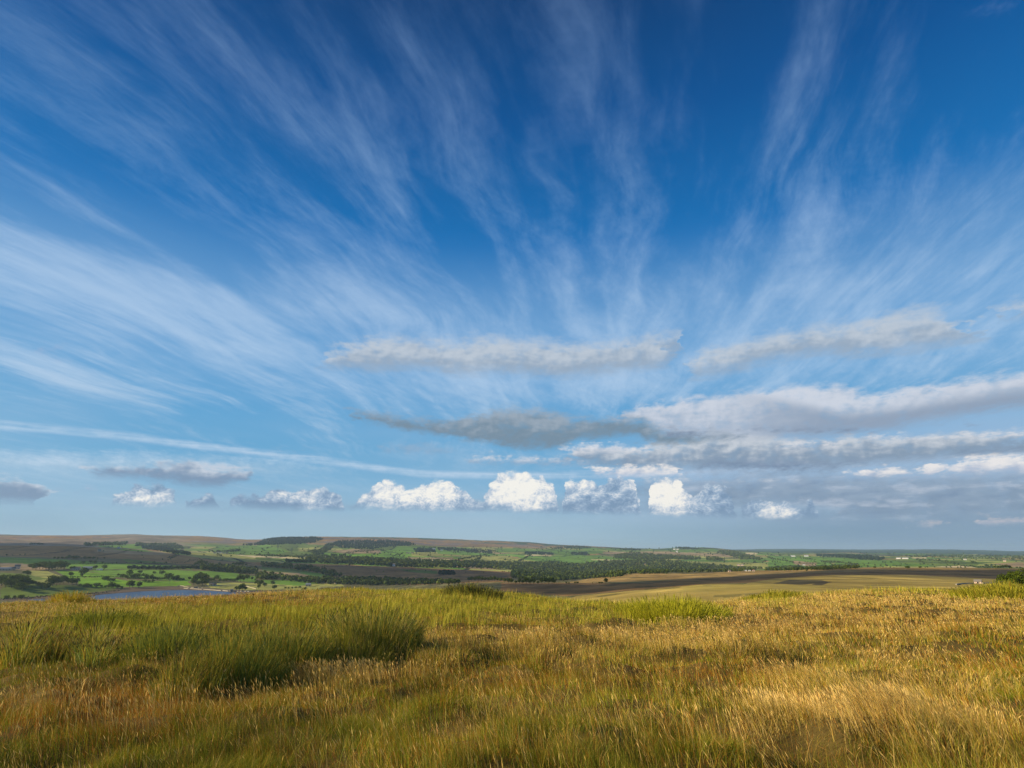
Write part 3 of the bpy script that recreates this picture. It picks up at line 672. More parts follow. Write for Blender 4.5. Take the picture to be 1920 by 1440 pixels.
# ---------------------------------------------------------------- foliage
def leaf_mat(name, c1, c2, scale=0.35):
    m = new_mat(name)
    a = attr('col'); f = noise(objco(), scale, 3, 0.6, '3D')
    oi = X.nt.nodes.new('ShaderNodeObjectInfo'); rnd = X(oi.outputs['Random'])
    c = cmix(f, c1, c2); c = cmix(1.0, c, a, 'MULTIPLY')
    c = cmix(rnd*0.45, c, cmix(1.0, c, (1.5, 1.2, 0.8), 'MULTIPLY'))
    d = m.node_tree.nodes.new('ShaderNodeBsdfDiffuse'); t = m.node_tree.nodes.new('ShaderNodeBsdfTranslucent')
    for q in (d, t): m.node_tree.links.new(c.k, q.inputs['Color'])
    mx_ = m.node_tree.nodes.new('ShaderNodeMixShader'); mx_.inputs[0].default_value = 0.25
    m.node_tree.links.new(d.outputs[0], mx_.inputs[1]); m.node_tree.links.new(t.outputs[0], mx_.inputs[2])
    return finish(m, mx_.outputs[0])
m_leaf = leaf_mat('leaves', (0.034, 0.066, 0.008), (0.090, 0.125, 0.016))
m_wood = leaf_mat('woodland_leaves', (0.038, 0.068, 0.016), (0.105, 0.135, 0.028), 0.02)
m_conif = leaf_mat('conifer_leaves', (0.028, 0.048, 0.028), (0.050, 0.075, 0.036), 0.02)
m_bark = simple_mat('bark', (0.10, 0.075, 0.05))

def leaf_cloud(n, lobes, size, r):
    """leaf-clump quads scattered through a few lobes; returns V, F, col"""
    ctr = []; nrm = []
    tot = sum(l[3]**2 for l in lobes)
    for (cx, cy, cz, rad, sq) in lobes:
        k = max(6, int(n*rad*rad/tot)); u = r.normal(size=(k, 3)); u /= np.linalg.norm(u, axis=1, keepdims=True)
        rr = rad*(r.random(k)**0.33*0.45+0.6)*(1+0.22*np.sin(u[:, 0]*5+cx)*np.cos(u[:, 2]*6+cy))
        p = u*rr[:, None]; p[:, 2] *= sq; ctr.append(p+np.array([cx, cy, cz])); nrm.append(u)
    ctr = np.concatenate(ctr); nrm = np.concatenate(nrm); k = len(ctr)
    nrm = nrm+r.normal(size=(k, 3))*0.55; nrm /= np.linalg.norm(nrm, axis=1, keepdims=True)
    t = np.cross(nrm, r.normal(size=(k, 3))); t /= np.linalg.norm(t, axis=1, keepdims=True); b = np.cross(nrm, t)
    s = size*(0.6+0.8*r.random(k))[:, None]
    V = np.stack([ctr-t*s-b*s*0.7, ctr+t*s*1.1-b*s*0.5, ctr+t*s*0.8+b*s*0.8, ctr-t*s*0.9+b*s*0.6], 1).reshape(-1, 3)
    F = np.arange(4*k).reshape(k, 4); c = (0.7+0.6*r.random(k))[:, None]*np.array([1, 1, 1.0]); c = np.repeat(c, 4, 0)
    return V, F, c
def cone_tube(pts, sides=6):
    V = []; F = []
    for i, (x, y, z, r) in enumerate(pts):
        for k in range(sides):
            a = 2*math.pi*k/sides; V.append((x+r*math.cos(a), y+r*math.sin(a), z))
        if i:
            for k in range(sides):
                a0 = (i-1)*sides; F.append([a0+k, a0+(k+1) % sides, a0+sides+(k+1) % sides, a0+sides+k])
    F.append([len(V)-sides+k for k in range(sides)])
    return V, F
def join(parts):
    V = []; F = []; n = 0
    for v, f in parts:
        V += [tuple(q) for q in v]; F += [[i+n for i in q] for q in f]; n += len(v)
    return V, F
def tree_proto(kind, seed):
    r = np.random.default_rng(seed); L = []
    if kind == 'round':
        L = [(0, 0, .60, .36, .85)]+[(r.uniform(-.26, .26), r.uniform(-.26, .26), r.uniform(.42, .80), r.uniform(.15, .24), .9) for _ in range(7)]
    elif kind == 'broad':
        L = [(0, 0, .52, .40, .68)]+[(r.uniform(-.42, .42), r.uniform(-.36, .36), r.uniform(.36, .70), r.uniform(.16, .26), .85) for _ in range(9)]
    elif kind == 'tall':
        L = [(0, 0, .55, .24, 1.6)]+[(r.uniform(-.15, .15), r.uniform(-.15, .15), r.uniform(.35, .88), r.uniform(.11, .18), 1.1) for _ in range(7)]
    else:
        L = [(0, 0, .42, .42, .75)]+[(r.uniform(-.4, .4), r.uniform(-.35, .35), r.uniform(.25, .68), r.uniform(.17, .26), .8) for _ in range(8)]
    V, F, c = leaf_cloud(620, L, 0.038, r)
    me_c = mesh_obj('crown', V, F, m_leaf, c).data
    parts = [cone_tube([(0, 0, -.05, .040), (0.005, 0, .12, .030), (0.0, .01, .30, .024), (.01, 0, .5, .014), (0, 0, .68, .006)])]
    for _ in range(5):
        a = r.uniform(0, 6.28); z0 = r.uniform(.15, .35)
        parts.append(cone_tube([(0, 0, z0, .015), (.12*math.cos(a), .12*math.sin(a), z0+.14, .010), (.25*math.cos(a), .25*math.sin(a), z0+.26, .004)], 5))
    V, F = join(parts); me_t = mesh_obj('trunk', V, F, m_bark).data
    for o in [o for o in scene.collection.objects if o.data in (me_c, me_t)]: bpy.data.objects.remove(o)
    return me_c, me_t
PROTO = {k: [tree_proto(k, 100*i+j) for j in range(3)] for i, k in enumerate(['round', 'broad', 'tall', 'bush'])}
ORD = ['first', 'second', 'third', 'fourth', 'fifth', 'sixth', 'seventh', 'eighth', 'ninth', 'tenth', 'eleventh', 'twelfth', 'thirteenth', 'fourteenth', 'fifteenth',
       'sixteenth', 'seventeenth', 'eighteenth', 'nineteenth', 'twentieth']
def tree(px, py, hp, label, group=None, kind='round', wide=1.0, rmin=160.0, name='tree', cat='tree'):
    g = ground(px, py, rmin)
    if g is None: return
    h = hp*math.hypot(g[3], g[2]-EYE)/FPX
    o = empty(name, (g[0], g[1], g[2]-0.02*h), rng.uniform(0, 6.28)); o.scale = (h*wide, h*wide, h*1.0)
    tag(o, label, cat, group)
    c, t = PROTO[kind][rng.integers(0, 3)]
    for nm, me in (('crown', c), ('trunk', t)):
        q = bpy.data.objects.new(nm, me); scene.collection.objects.link(q); q.parent = o
CL = [
 ('at the wall by the near left edge of the moor', 'dark bush', 'bush', [(12,1123,7),(27,1122,5),(39,1122,7)]),
 ('in the big dark clump below the white farm', 'dark broad tree', 'broad', [(2,1099,15),(9,1102,14),(14,1097,17),(21,1102,14),(27,1096,16),(34,1100,14),(41,1096,15),(47,1100,14),(54,1100,12)]),
 ('standing out in front of the big dark clump', 'rounded tree', 'broad', [(32,1107,9),(41,1109,15)]),
 ('in the leaning row left of the reservoir', 'dark tree', 'round', [(62,1098,7),(70,1102,8),(79,1104,9),(87,1106,10),(92,1101,13),(98,1099,17),(106,1098,13),(112,1097,11),(119,1094,13),(128,1095,9),(135,1097,12),(143,1097,11)]),
 ('along the hedge above the left shore of the reservoir', 'small dark tree', 'bush', [(150,1100,5),(156,1101,5),(162,1101,8),(170,1101,5),(181,1101,9),(190,1102,5),(197,1102,5),(204,1102,6),(212,1103,12),(220,1103,8),(228,1103,5)]),
 ('at the end of the hedge nearest the water', 'round dark tree', 'round', [(243,1102,12),(248,1102,8),(260,1103,11)]),
 ('in the pair under the farm lane on the left', 'lone tree', 'round', [(44,1077,5),(51,1080,9)]),
 ('in the tall dark clump right of the white farm', 'tall dark tree', 'broad', [(61,1068,10),(67,1069,12),(74,1067,12),(80,1067,13),(86,1068,12),(91,1070,13),(97,1070,13),(103,1068,13),(108,1067,14),(114,1067,13),(120,1068,13)]),
 ('beside the grey barns in the left valley', 'dark tree', 'round', [(133,1069,6),(138,1069,6),(147,1069,5),(172,1068,5),(178,1068,7),(195,1069,8)]),
 ('in the middle of the lit pasture on the left', 'free standing tree', 'round', [(132,1082,8),(152,1082,6),(155,1081,14),(159,1077,9),(221,1081,5)]),
 ('in the little group on the lit pasture', 'pale low tree', 'bush', [(195,1089,8),(200,1088,8),(206,1090,7),(212,1090,6)]),
 ('in the hedge line running into the lit pasture', 'dark tree', 'bush', [(230,1083,8),(236,1084,7),(242,1079,11),(247,1084,7),(252,1084,9),(258,1083,8),(262,1075,7),(268,1081,6),(276,1085,9),(283,1085,8),(290,1076,5),(288,1085,5),(296,1086,4),(304,1077,9),(308,1086,4),(316,1087,13),(326,1087,6),(331,1087,9),(339,1087,3)]),
 ('below the pasture hedge near the water', 'small round tree', 'bush', [(252,1092,3),(271,1092,6),(280,1092,5),(287,1092,6)]),
 ('in the clump behind the reservoir dam', 'tall tree', 'round', [(355,1088,6),(361,1090,5),(371,1086,10),(379,1087,10),(363,1098,12),(371,1099,9),(379,1099,13),(386,1098,10),(366,1092,13),(376,1091,15),(383,1092,14),(389,1093,9)]),
 ('in the thicket running right from the dam clump', 'bushy tree', 'bush', [(376,1078,6),(395,1090,6),(400,1089,7),(406,1087,9),(412,1090,6),(418,1091,6),(424,1090,7),(431,1090,6),(438,1091,6)]),
 ('on the field edge right of the dam thicket', 'dark tree', 'round', [(445,1091,9),(451,1091,13),(457,1090,8),(463,1088,10),(472,1088,6),(478,1089,4)]),
 ('in the clump just behind the dam tower', 'dark spreading tree', 'round', [(443,1108,8),(449,1109,11),(454,1108,13),(459,1108,8)]),
 ('on the green field right of the dam', 'lone tree', 'round', [(482,1097,9),(485,1104,8),(488,1099,11),(496,1101,8),(511,1098,9),(514,1106,9),(479,1096,6)]),
 ('in the brambly line beside the stone barn', 'low bush', 'bush', [(535,1104,4),(541,1104,4),(548,1104,4),(555,1103,4),(562,1103,5),(571,1106,6),(566,1106,3)]),
 ('in the upper copse on the shaded hillside', 'dark tree', 'round', [(366,1061,6),(371,1061,8),(377,1061,10),(386,1061,8),(392,1061,6),(399,1061,3),(411,1061,6),(437,1062,7),(443,1062,8),(449,1062,8),(455,1062,8),(461,1062,5)]),
 ('by the field wall on the shaded hillside', 'tiny tree', 'bush', [(155,1057,6),(170,1056,5),(178,1057,6),(192,1056,3),(218,1056,3),(264,1056,4),(288,1056,4),(311,1056,3),(322,1047,3),(417,1050,2)]),
 ('on the crest of the dark moor ridge', 'windswept tree', 'bush', [(56,1021.5,3),(60,1021.5,4),(64,1021.5,4),(70,1021.5,4),(75,1021.5,4),(79,1021.5,3)]),
 ('near the pale lane on the far side of the ridge', 'small tree', 'bush', [(351,1041,4),(355,1041,5),(382,1042,3),(433,1043,3),(499,1045,3)]),
 ('standing between the dark moor and the grass bank', 'bright round tree', 'round', [(836,1096,7),(841,1097,12),(852,1095,10),(860,1092,5)]),
 ('in the sunlit row at the foot of the moor', 'bright green tree', 'round', [(879,1090,8),(884,1090,9),(891,1090,9),(897,1090,10),(903,1090,9),(909,1090,8),(915,1090,8),(921,1090,9),(927,1090,10),(933,1090,7),(939,1091,8),(946,1093,9),(953,1094,11),(959,1094,9)]),
 ('in the row around the hidden farm below the moor', 'green tree', 'round', [(967,1095,7),(974,1095,10),(980,1095,8),(987,1095,12),(994,1095,9),(1001,1095,9),(1009,1095,6),(1016,1094,9),(1022,1094,11),(1029,1095,11),(1035,1095,12),(1039,1095,8)]),
 ('in the scrub on the dark moor', 'dark low tree', 'bush', [(1062,1094,4),(1067,1094,3),(1078,1094,4),(1083,1094,5),(1111,1094,2.5),(1124,1094,4),(1128,1094,4)]),
 ('alone on the dark moor', 'dark domed tree', 'round', [(1136,1094.5,10)]),
 ('in the line at the top of the shaded pasture', 'dark tree', 'bush', [(102,1048,4),(109,1048,4),(117,1048,4),(124,1048,5),(130,1048,7),(137,1048,7),(144,1048,7),(152,1048,3),(160,1048,5),(168,1048,5),(176,1048,5),(183,1048,3),(195,1047.5,3)]),
 ('on the far green slope above the belt of woodland', 'small tree', 'bush', [(689,1037,4),(697,1044,4),(701,1041,5),(712,1039,4),(749,1043,3),(733,1047,4),(736,1047,3),(726,1048,4),(743,1048,4),(803,1043,4),(807,1042,3),(832,1042,3),(846,1042,2.5),(868,1042,3),(898,1050,6),(893,1051,4),(912,1044,4),(917,1044,4),(926,1041,4),(932,1043,3),(947,1051,5)]),
 ('on the big pale green field', 'tiny dark tree', 'bush', [(1040,1051.5,4),(1062,1038,3),(1067,1038,2.5),(1082,1039,3),(1137,1051,4)]),
 ('among the fields in front of the blue ridge', 'tiny tree', 'bush', [(1454,1055,3),(1499,1056,3),(1547,1058,3),(1513,1071,3),(1573,1056,3),(1627,1063,4),(1640,1065,4),(1651,1061,3),(1671,1055,3),(1702,1066,6),(1725,1054,4),(1730,1055,3),(1726,1065,4),(1738,1064,3),(1790,1058,3),(1797,1060,4),(1825,1056,5),(1830,1057,4),(1852,1062,4),(1860,1061,4)]),
 ('in the dark row beyond the right end of the moor', 'dark tree', 'round', [(1866,1066,4),(1872,1066,4.5),(1877,1066,4),(1882,1066,5),(1888,1066,6),(1893,1066,5),(1897,1066.5,3),(1907,1066,3),(1913,1066,3)]),
]
for place, noun, kind, L in CL:
    L = sorted(L); n = len(L)
    for i, (px, py, hp) in enumerate(L):
        if n == 1: lab = f'{noun} {place}'
        elif i < (n+1)//2 or n < 12: lab = f'{ORD[i]} {noun} from left {place}'
        else: lab = f'{ORD[n-1-i]} {noun} from right {place}'
        tree(px, py, hp*0.98, lab, 'trees '+place if n > 1 else None, kind, rng.uniform(0.92, 1.15))
# the hawthorn at the right edge
g0 = pix_dir(1916, 1095); rr = 270.0; hx, hy = g0[0]/math.hypot(g0[0], g0[1])*rr, g0[1]/math.hypot(g0[0], g0[1])*rr
hz = float(H(np.array([hx]), np.array([hy]))[0])
rt = np.random.default_rng(5)
o = empty('hawthorn_tree', (hx, hy, hz)); tag(o, 'bushy dark green hawthorn tree at the right edge behind the tall grass', 'tree')
topz = EYE+math.tan(R(float(azel(1908, 1066)[1])))*rr; hh = topz-hz
Lb = [(1.2, 0, hh*.58, 3.4, .8)]+[(rt.uniform(-3.6, 6.5), rt.uniform(-4, 4), hh*rt.uniform(.40, .70), rt.uniform(1.1, 1.9), .85) for _ in range(22)]
V, F, c = leaf_cloud(9000, Lb, 0.16, rt); mesh_obj('crown', V, F, m_leaf, c, o)
parts = [cone_tube([(0, 0, -.3, .35), (.1, 0, 1.2, .28), (0, .1, hh*.4, .2), (0, 0, hh*.7, .08)])]
for _ in range(9):
    a = rt.uniform(0, 6.28); z0 = rt.uniform(1.0, hh*.4)
    parts.append(cone_tube([(0, 0, z0, .14), (1.6*math.cos(a), 1.6*math.sin(a), z0+1.2, .09), (3.6*math.cos(a), 3.6*math.sin(a), z0+2.4, .03)], 5))
V, F = join(parts); mesh_obj('trunk', V, F, m_bark, parent=o)

# woods too dense to count, hedges, plantations: leaf clumps on many small trees
def wood(name, poly, hp, dens, mat, label, kind='stuff', rmin=160.0, cat='wood', conif=False):
    r = np.random.default_rng(abs(hash(label)) % 9999 if False else sum(map(ord, label)))
    xs = [p[0] for p in poly]; ys = [p[1] for p in poly]
    area = (max(xs)-min(xs))*(max(ys)-min(ys)); n = int(area*dens)+4
    qx = r.uniform(min(xs), max(xs), n); qy = r.uniform(min(ys), max(ys), n)
    k = inpoly(qx, qy, poly); G = ground_many(qx[k], qy[k], rmin); G = G[~np.isnan(G[:, 0])]
    trees_mesh(name, G, hp, mat, label, kind, r, conif, cat)
def trees_mesh(name, G, hp, mat, label, kind, r, conif=False, cat='wood'):
    if len(G) == 0: return
    hts = hp*G[:, 3]/FPX*r.uniform(0.7, 1.2, len(G)); hts = np.minimum(hts, 19); nq = 22
    u = r.normal(size=(len(G), nq, 3)); u /= np.linalg.norm(u, axis=2, keepdims=True)
    rad = 0.62+0.38*r.random((len(G), nq, 1))
    p = u*rad*np.array([.42, .42, .46]); p[..., 2] += .52
    if conif: p[..., :2] *= (1.25-p[..., 2:3])
    nrm = u+0.4*r.normal(size=u.shape); nrm /= np.linalg.norm(nrm, axis=2, keepdims=True)
    t = np.cross(nrm, r.normal(size=u.shape)); t /= np.linalg.norm(t, axis=2, keepdims=True); b = np.cross(nrm, t)
    s = 0.17*r.uniform(.7, 1.3, (len(G), nq, 1))
    Q = np.stack([p-t*s-b*s, p+t*s-b*s*.7, p+t*s*.8+b*s, p-t*s+b*s*.8], 2)
    Q = Q*hts[:, None, None, None]+G[:, None, None, :3]
    V = Q.reshape(-1, 3); F = np.arange(len(V)).reshape(-1, 4)
    c = np.repeat(r.uniform(.6, 1.5, (len(G), 1))*r.uniform(.75, 1.25, (len(G), nq)), 4, 1).reshape(-1, 1)*np.ones(3)
    ob = mesh_obj(name, V, F, mat, c); tag(ob, label, cat, kind=kind)
def hedge(pts, hp, label, step=1.6, jit=0.35, mat=None):
    r = np.random.default_rng(sum(map(ord, label))); qx = []; qy = []
    for (x0, y0), (x1, y1) in zip(pts[:-1], pts[1:]):
        n = max(2, int(math.hypot(x1-x0, y1-y0)/step))
        for t in np.linspace(0, 1, n, endpoint=False): qx.append(x0+(x1-x0)*t); qy.append(y0+(y1-y0)*t)
    qx = np.array(qx)+r.normal(size=len(qx))*0.6; qy = np.array(qy)+r.normal(size=len(qy))*jit
    G = ground_many(qx, qy); G = G[~np.isnan(G[:, 0])]
    trees_mesh('hedgerow', G, hp, mat or m_wood, label, None, r, cat='hedgerow')
W = [
 ('woodland', [(560,1047),(600,1048),(700,1049),(760,1052),(850,1055),(900,1055),(960,1057),(1040,1060),(1060,1064),(1000,1071),(960,1069),(900,1066),(840,1065),(780,1065),(700,1061),(600,1057)], 6, 0.30, m_wood, 'long belt of mixed woodland across the valley floor below the green slopes'),
 ('woodland', [(960,1074),(1010,1072),(1060,1073),(1110,1078),(1170,1078),(1165,1082),(1100,1086),(1042,1090),(1000,1089),(960,1084)], 7, 0.45, m_wood, 'dark woodland in the valley bottom left of the lit moor edge'),
 ('woodland', [(960,1058),(1040,1056),(1100,1062),(1180,1066),(1260,1070),(1250,1076),(1150,1078),(1080,1076),(1000,1072),(960,1070)], 5, 0.26, m_wood, 'scattered valley woodland with small fields between the trees'),
 ('woodland', [(1095,1058),(1140,1054),(1200,1052),(1260,1053),(1300,1059),(1340,1061),(1395,1066),(1430,1067),(1400,1072),(1300,1074),(1200,1074),(1130,1070),(1100,1065)], 4.2, 0.34, m_wood, 'broad dark wood behind the lit moor right of centre'),
 ('woodland', [(1150,1043),(1185,1040),(1200,1042),(1250,1042),(1300,1045),(1318,1050),(1260,1050),(1200,1050),(1150,1048)], 4, 0.55, m_wood, 'strip of woodland on the green slope above the broad wood'),
 ('woodland', [(1180,1036),(1230,1041),(1170,1049),(1160,1044)], 4.5, 0.3, m_wood, 'taller clump at the left end of the upper wood strip'),
 ('woodland', [(1325,1046.5),(1345,1046),(1360,1052),(1325,1052)], 3.5, 0.5, m_wood, 'small wood on the slope ending the upper strip'),
 ('woodland', [(1350,1033),(1380,1036),(1400,1041),(1432,1048),(1425,1051),(1385,1049),(1370,1043),(1345,1038)], 3.5, 0.5, m_wood, 'dark wood running down to the right in front of the blue ridge'),
 ('plantation', [(452,1023),(480,1021),(495,1012.5),(515,1010),(590,1008.3),(607,1012),(590,1018),(560,1021),(500,1022.5),(470,1024)], 3, 0.9, m_conif, 'dark conifer plantation along the crest of the far hill', True),
 ('plantation', [(632,1016),(670,1014.5),(715,1014),(760,1016),(780,1023),(720,1027),(700,1031),(640,1029),(622,1022)], 3, 0.55, m_conif, 'wide thin conifer plantation below the moor top of the far hill', True),
 ('woodland', [(590,1040),(575,1035),(600,1032),(615,1021),(628,1021),(622,1030),(606,1040)], 3, 0.7, m_wood, 'wooded gill running down the far hillside'),
 ('plantation', [(775,1030),(810,1030),(818,1036),(780,1037)], 3, 0.8, m_conif, 'plantation left of the white far farmhouse', True),
 ('plantation', [(820,1028.5),(855,1029),(930,1034),(925,1038.5),(880,1037),(860,1034),(822,1033)], 2.6, 0.8, m_conif, 'dark plantation strip right of the white far farmhouse', True),
 ('plantation', [(984,1036.5),(1010,1036.5),(1034,1038),(1038,1041.5),(1010,1040.5),(984,1040)], 3, 0.9, m_conif, 'oblong plantation above the straw coloured strip field', True),
 ('plantation', [(1068,1037.5),(1100,1037),(1106,1042),(1072,1041)], 3, 0.8, m_conif, 'small plantation in the middle of the far fields', True),
 ('plantation', [(1030,1028),(1080,1024.5),(1115,1028.5),(1090,1030.5),(1035,1030)], 2.2, 0.7, m_conif, 'dark plantation on the skyline where the hill ends', True),
 ('plantation', [(1261,1028),(1270,1026.5),(1290,1027),(1318,1031),(1270,1030)], 2.6, 0.8, m_conif, 'small dark wood capping the low knoll on the skyline', True),
 ('plantation', [(1162,1030),(1200,1030),(1205,1033),(1162,1033)], 2.6, 0.5, m_conif, 'skyline clump left of the knoll', True),
 ('plantation', [(1532,1041),(1560,1041.5),(1620,1043),(1660,1048),(1650,1051),(1610,1050),(1590,1047),(1532,1044)], 3.2, 0.9, m_conif, 'long dark plantation among the green fields on the right', True),
 ('woodland', [(1436,1067),(1500,1065),(1503,1070),(1436,1070.5)], 4.5, 0.8, m_wood, 'hedge like wood standing right on the moor edge'),
 ('woodland', [(1500,1067),(1560,1063),(1612,1062),(1610,1066),(1550,1069),(1500,1069)], 4, 0.7, m_wood, 'thin dark wood behind the crest of the shaded moor'),
 ('woodland', [(155,1021),(180,1020),(240,1018),(236,1022),(180,1024),(160,1024)], 3, 0.6, m_wood, 'blue green wood on the far moor edge at the left'),
 ('woodland', [(255,1020),(330,1021),(344,1029),(320,1032),(285,1025),(253,1025)], 3, 0.55, m_wood, 'scrubby wood on the far slope right of the small green field'),
 ('plantation', [(822,1075),(830,1073.5),(850,1074),(854,1078),(845,1079),(824,1079)], 5, 0.8, m_conif, 'oval dark plantation alone on the shaded moor', True),
 ('woodland', [(480,1079),(500,1080),(560,1087),(620,1090),(700,1094),(740,1095),(740,1099),(640,1097),(590,1095),(520,1088),(480,1087)], 8, 0.16, m_wood, 'dark wood winding along the stream below the shaded moor'),
 ('woodland', [(640,1088),(700,1087),(760,1091),(860,1092),(872,1094),(830,1096),(730,1098),(650,1095)], 7, 0.25, m_wood, 'dark wood behind the grassy bank at the centre left'),
 ('woodland', [(490,1060),(520,1061),(570,1066),(612,1073),(640,1082),(620,1082),(590,1074),(540,1067),(492,1064)], 7, 0.16, m_wood, 'dark tree belt slanting down the shaded hillside'),
 ('woodland', [(375,1066),(440,1068),(480,1073),(480,1078),(430,1074),(378,1070)], 8, 0.3, m_wood, 'dark tree belt along the back of the lit pastures'),
 ('woodland', [(533,1052),(590,1053),(590,1056),(540,1055)], 4, 0.9, m_wood, 'dark thicket strip on the shaded hillside'),
 ('woodland', [(267,1027),(298,1027),(335,1035),(357,1038),(355,1040.5),(330,1039),(295,1033),(265,1029)], 3.6, 0.7, m_conif, 'dark tree belt on the brow of the moor ridge'),
 ('woodland', [(1690,1042),(1920,1043),(1920,1050),(1850,1050),(1780,1047),(1700,1045)], 2.2, 0.18, m_wood, 'hazy scattered woods far off below the blue ridge on the right'),
 ('woodland', [(390,1036),(420,1034),(450,1032),(450,1034),(425,1037)], 3, 0.4, m_wood, 'trees around the far village on the left'),
 ('woodland', [(570,1041),(660,1043),(655,1047),(575,1046)], 3.2, 0.4, m_wood, 'trees among the houses of the valley village'),
]
for w in W: wood(w[0], w[1], w[2], w[3], w[4], w[5], conif=len(w) > 6)
for pts, hp, lab in [
 ([(240,1067),(300,1068),(360,1067),(378,1068)], 5, 'dark overgrown hedge along the top of the lit pastures'),
 ([(560,1045),(600,1045)], 2.5, 'thin hedge at the head of the dark thicket'),
 ([(240,1086),(320,1087),(345,1088)], 2.5, 'low hedge crossing the lit pasture'),
 ([(10,1094),(60,1094),(100,1097)], 2.0, 'low hedge behind the big dark clump'),
 ([(230,1104),(224,1108),(190,1113),(120,1118),(0,1125)], 1.6, 'dark wall side hedge curving along the reservoir meadow'),
 ([(480,1042),(520,1043),(560,1045),(600,1046)], 2.8, 'line of trees edging the pale lane'),
 ([(250,1057),(310,1057),(345,1055),(370,1050),(395,1048)], 1.2, 'thin dark hedge curving over the shaded pasture'),
 ([(125,1058),(180,1058),(240,1057.5)], 1.2, 'thin hedge on the left part of the shaded hillside'),
 ([(100,1083),(150,1083),(200,1082),(240,1083)], 1.5, 'thin hedge between the two lit pastures'),
 ([(762,1052),(768,1047),(777,1037)], 1.2, 'thin dark hedge climbing the far slope'),
 ([(778,1047),(850,1047.5)], 1.0, 'faint hedge between the brown and straw coloured far fields'),
 ([(860,1050),(880,1047),(900,1043),(915,1041)], 3.2, 'bushy hedge slanting up the far slope'),
 ([(885,1052),(898,1049),(903,1045)], 3.5, 'tall clump hedge on the pale far fields'),
 ([(963,1058),(978,1052),(990,1045),(998,1042)], 4, 'thick tree hedge climbing beside the pale green field'),
 ([(1440,1046),(1456,1050),(1470,1052),(1490,1056)], 2.5, 'bushy hedge stepping down the green field on the right'),
 ([(1500,1047),(1530,1050)], 2.0, 'short hedge under the far white barns'),
 ([(1540,1054),(1580,1056),(1610,1059)], 2.6, 'hedge with trees across the green fields on the right'),
 ([(1720,1050),(1755,1052),(1790,1056)], 2.2, 'low hedge among the hazy right hand fields'),
 ([(1800,1062),(1840,1064),(1866,1065)], 1.6, 'dark hedge at the end of the straw field'),
 ([(735,1047),(742,1041),(756,1041)], 2.5, 'hedge corner on the bright far pasture'),
 ([(1240,1040),(1300,1041),(1345,1044)], 1.0, 'thin far hedge under the knoll'),
 ([(650,1037),(690,1034),(720,1032)], 2.2, 'hedge below the brown far field'),
]: hedge(pts, hp, lab, mat=m_conif if 'dark' in lab else m_wood)

# hedge trees scattered along the boundaries of the distant fields
_r = np.random.default_rng(77); _q = 13000
_px = _r.uniform(-40, 1960, _q); _py = 1026+52*_r.random(_q)**1.0
_G = ground_many(_px, _py, 2300.0); _k = ~np.isnan(_G[:, 0]); _G = _G[_k]; _px, _py = _px[_k], _py[_k]
_e = parcels(_G[:, 0], _G[:, 1])[2]; _sc = fbm(_G[:, 0]/500, _G[:, 1]/500, 66, 2)
_k = (_G[:, 3] > 2600) & (_G[:, 3] < 11000) & (_G[:, 2] < 25) & ((_e & (_sc > -0.25)) | (_r.random(len(_G)) < 0.012))
_sh = inpoly(_px, _py, SH[0]); _k &= ~(_sh & (_r.random(len(_G)) < 0.8))
trees_mesh('distant_hedge_trees', _G[_k], 2.3, m_wood, 'hedges and hedge trees threading the distant fields across the whole valley', 'stuff', _r, cat='hedge trees')
# ---------------------------------------------------------------- buildings
m_stone = simple_mat('pale_stone', (0.42, 0.36, 0.28), 0.9, 0.8); m_white = simple_mat('whitewash', (0.66, 0.65, 0.62), 0.8, 0.8, 0.06)
m_roof = simple_mat('stone_slate', (0.17, 0.155, 0.14), 0.8, 0.8); m_shed = simple_mat('sheet_roof', (0.30, 0.32, 0.34), 0.5, 0.8, 0.15)
m_pink = simple_mat('warm_render', (0.60, 0.45, 0.36), 0.9, 0.8, 0.12); m_dark = simple_mat('dark_opening', (0.02, 0.02, 0.025), 0.4)
m_red = simple_mat('clay_tile', (0.30, 0.14, 0.09), 0.9)
def box(x0, x1, y0, y1, z0, z1):
    V = [(x, y, z) for z in (z0, z1) for x, y in ((x0, y0), (x1, y0), (x1, y1), (x0, y1))]
    return V, [[3, 2, 1, 0], [4, 5, 6, 7], [0, 1, 5, 4], [1, 2, 6, 5], [2, 3, 7, 6], [3, 0, 4, 7]]
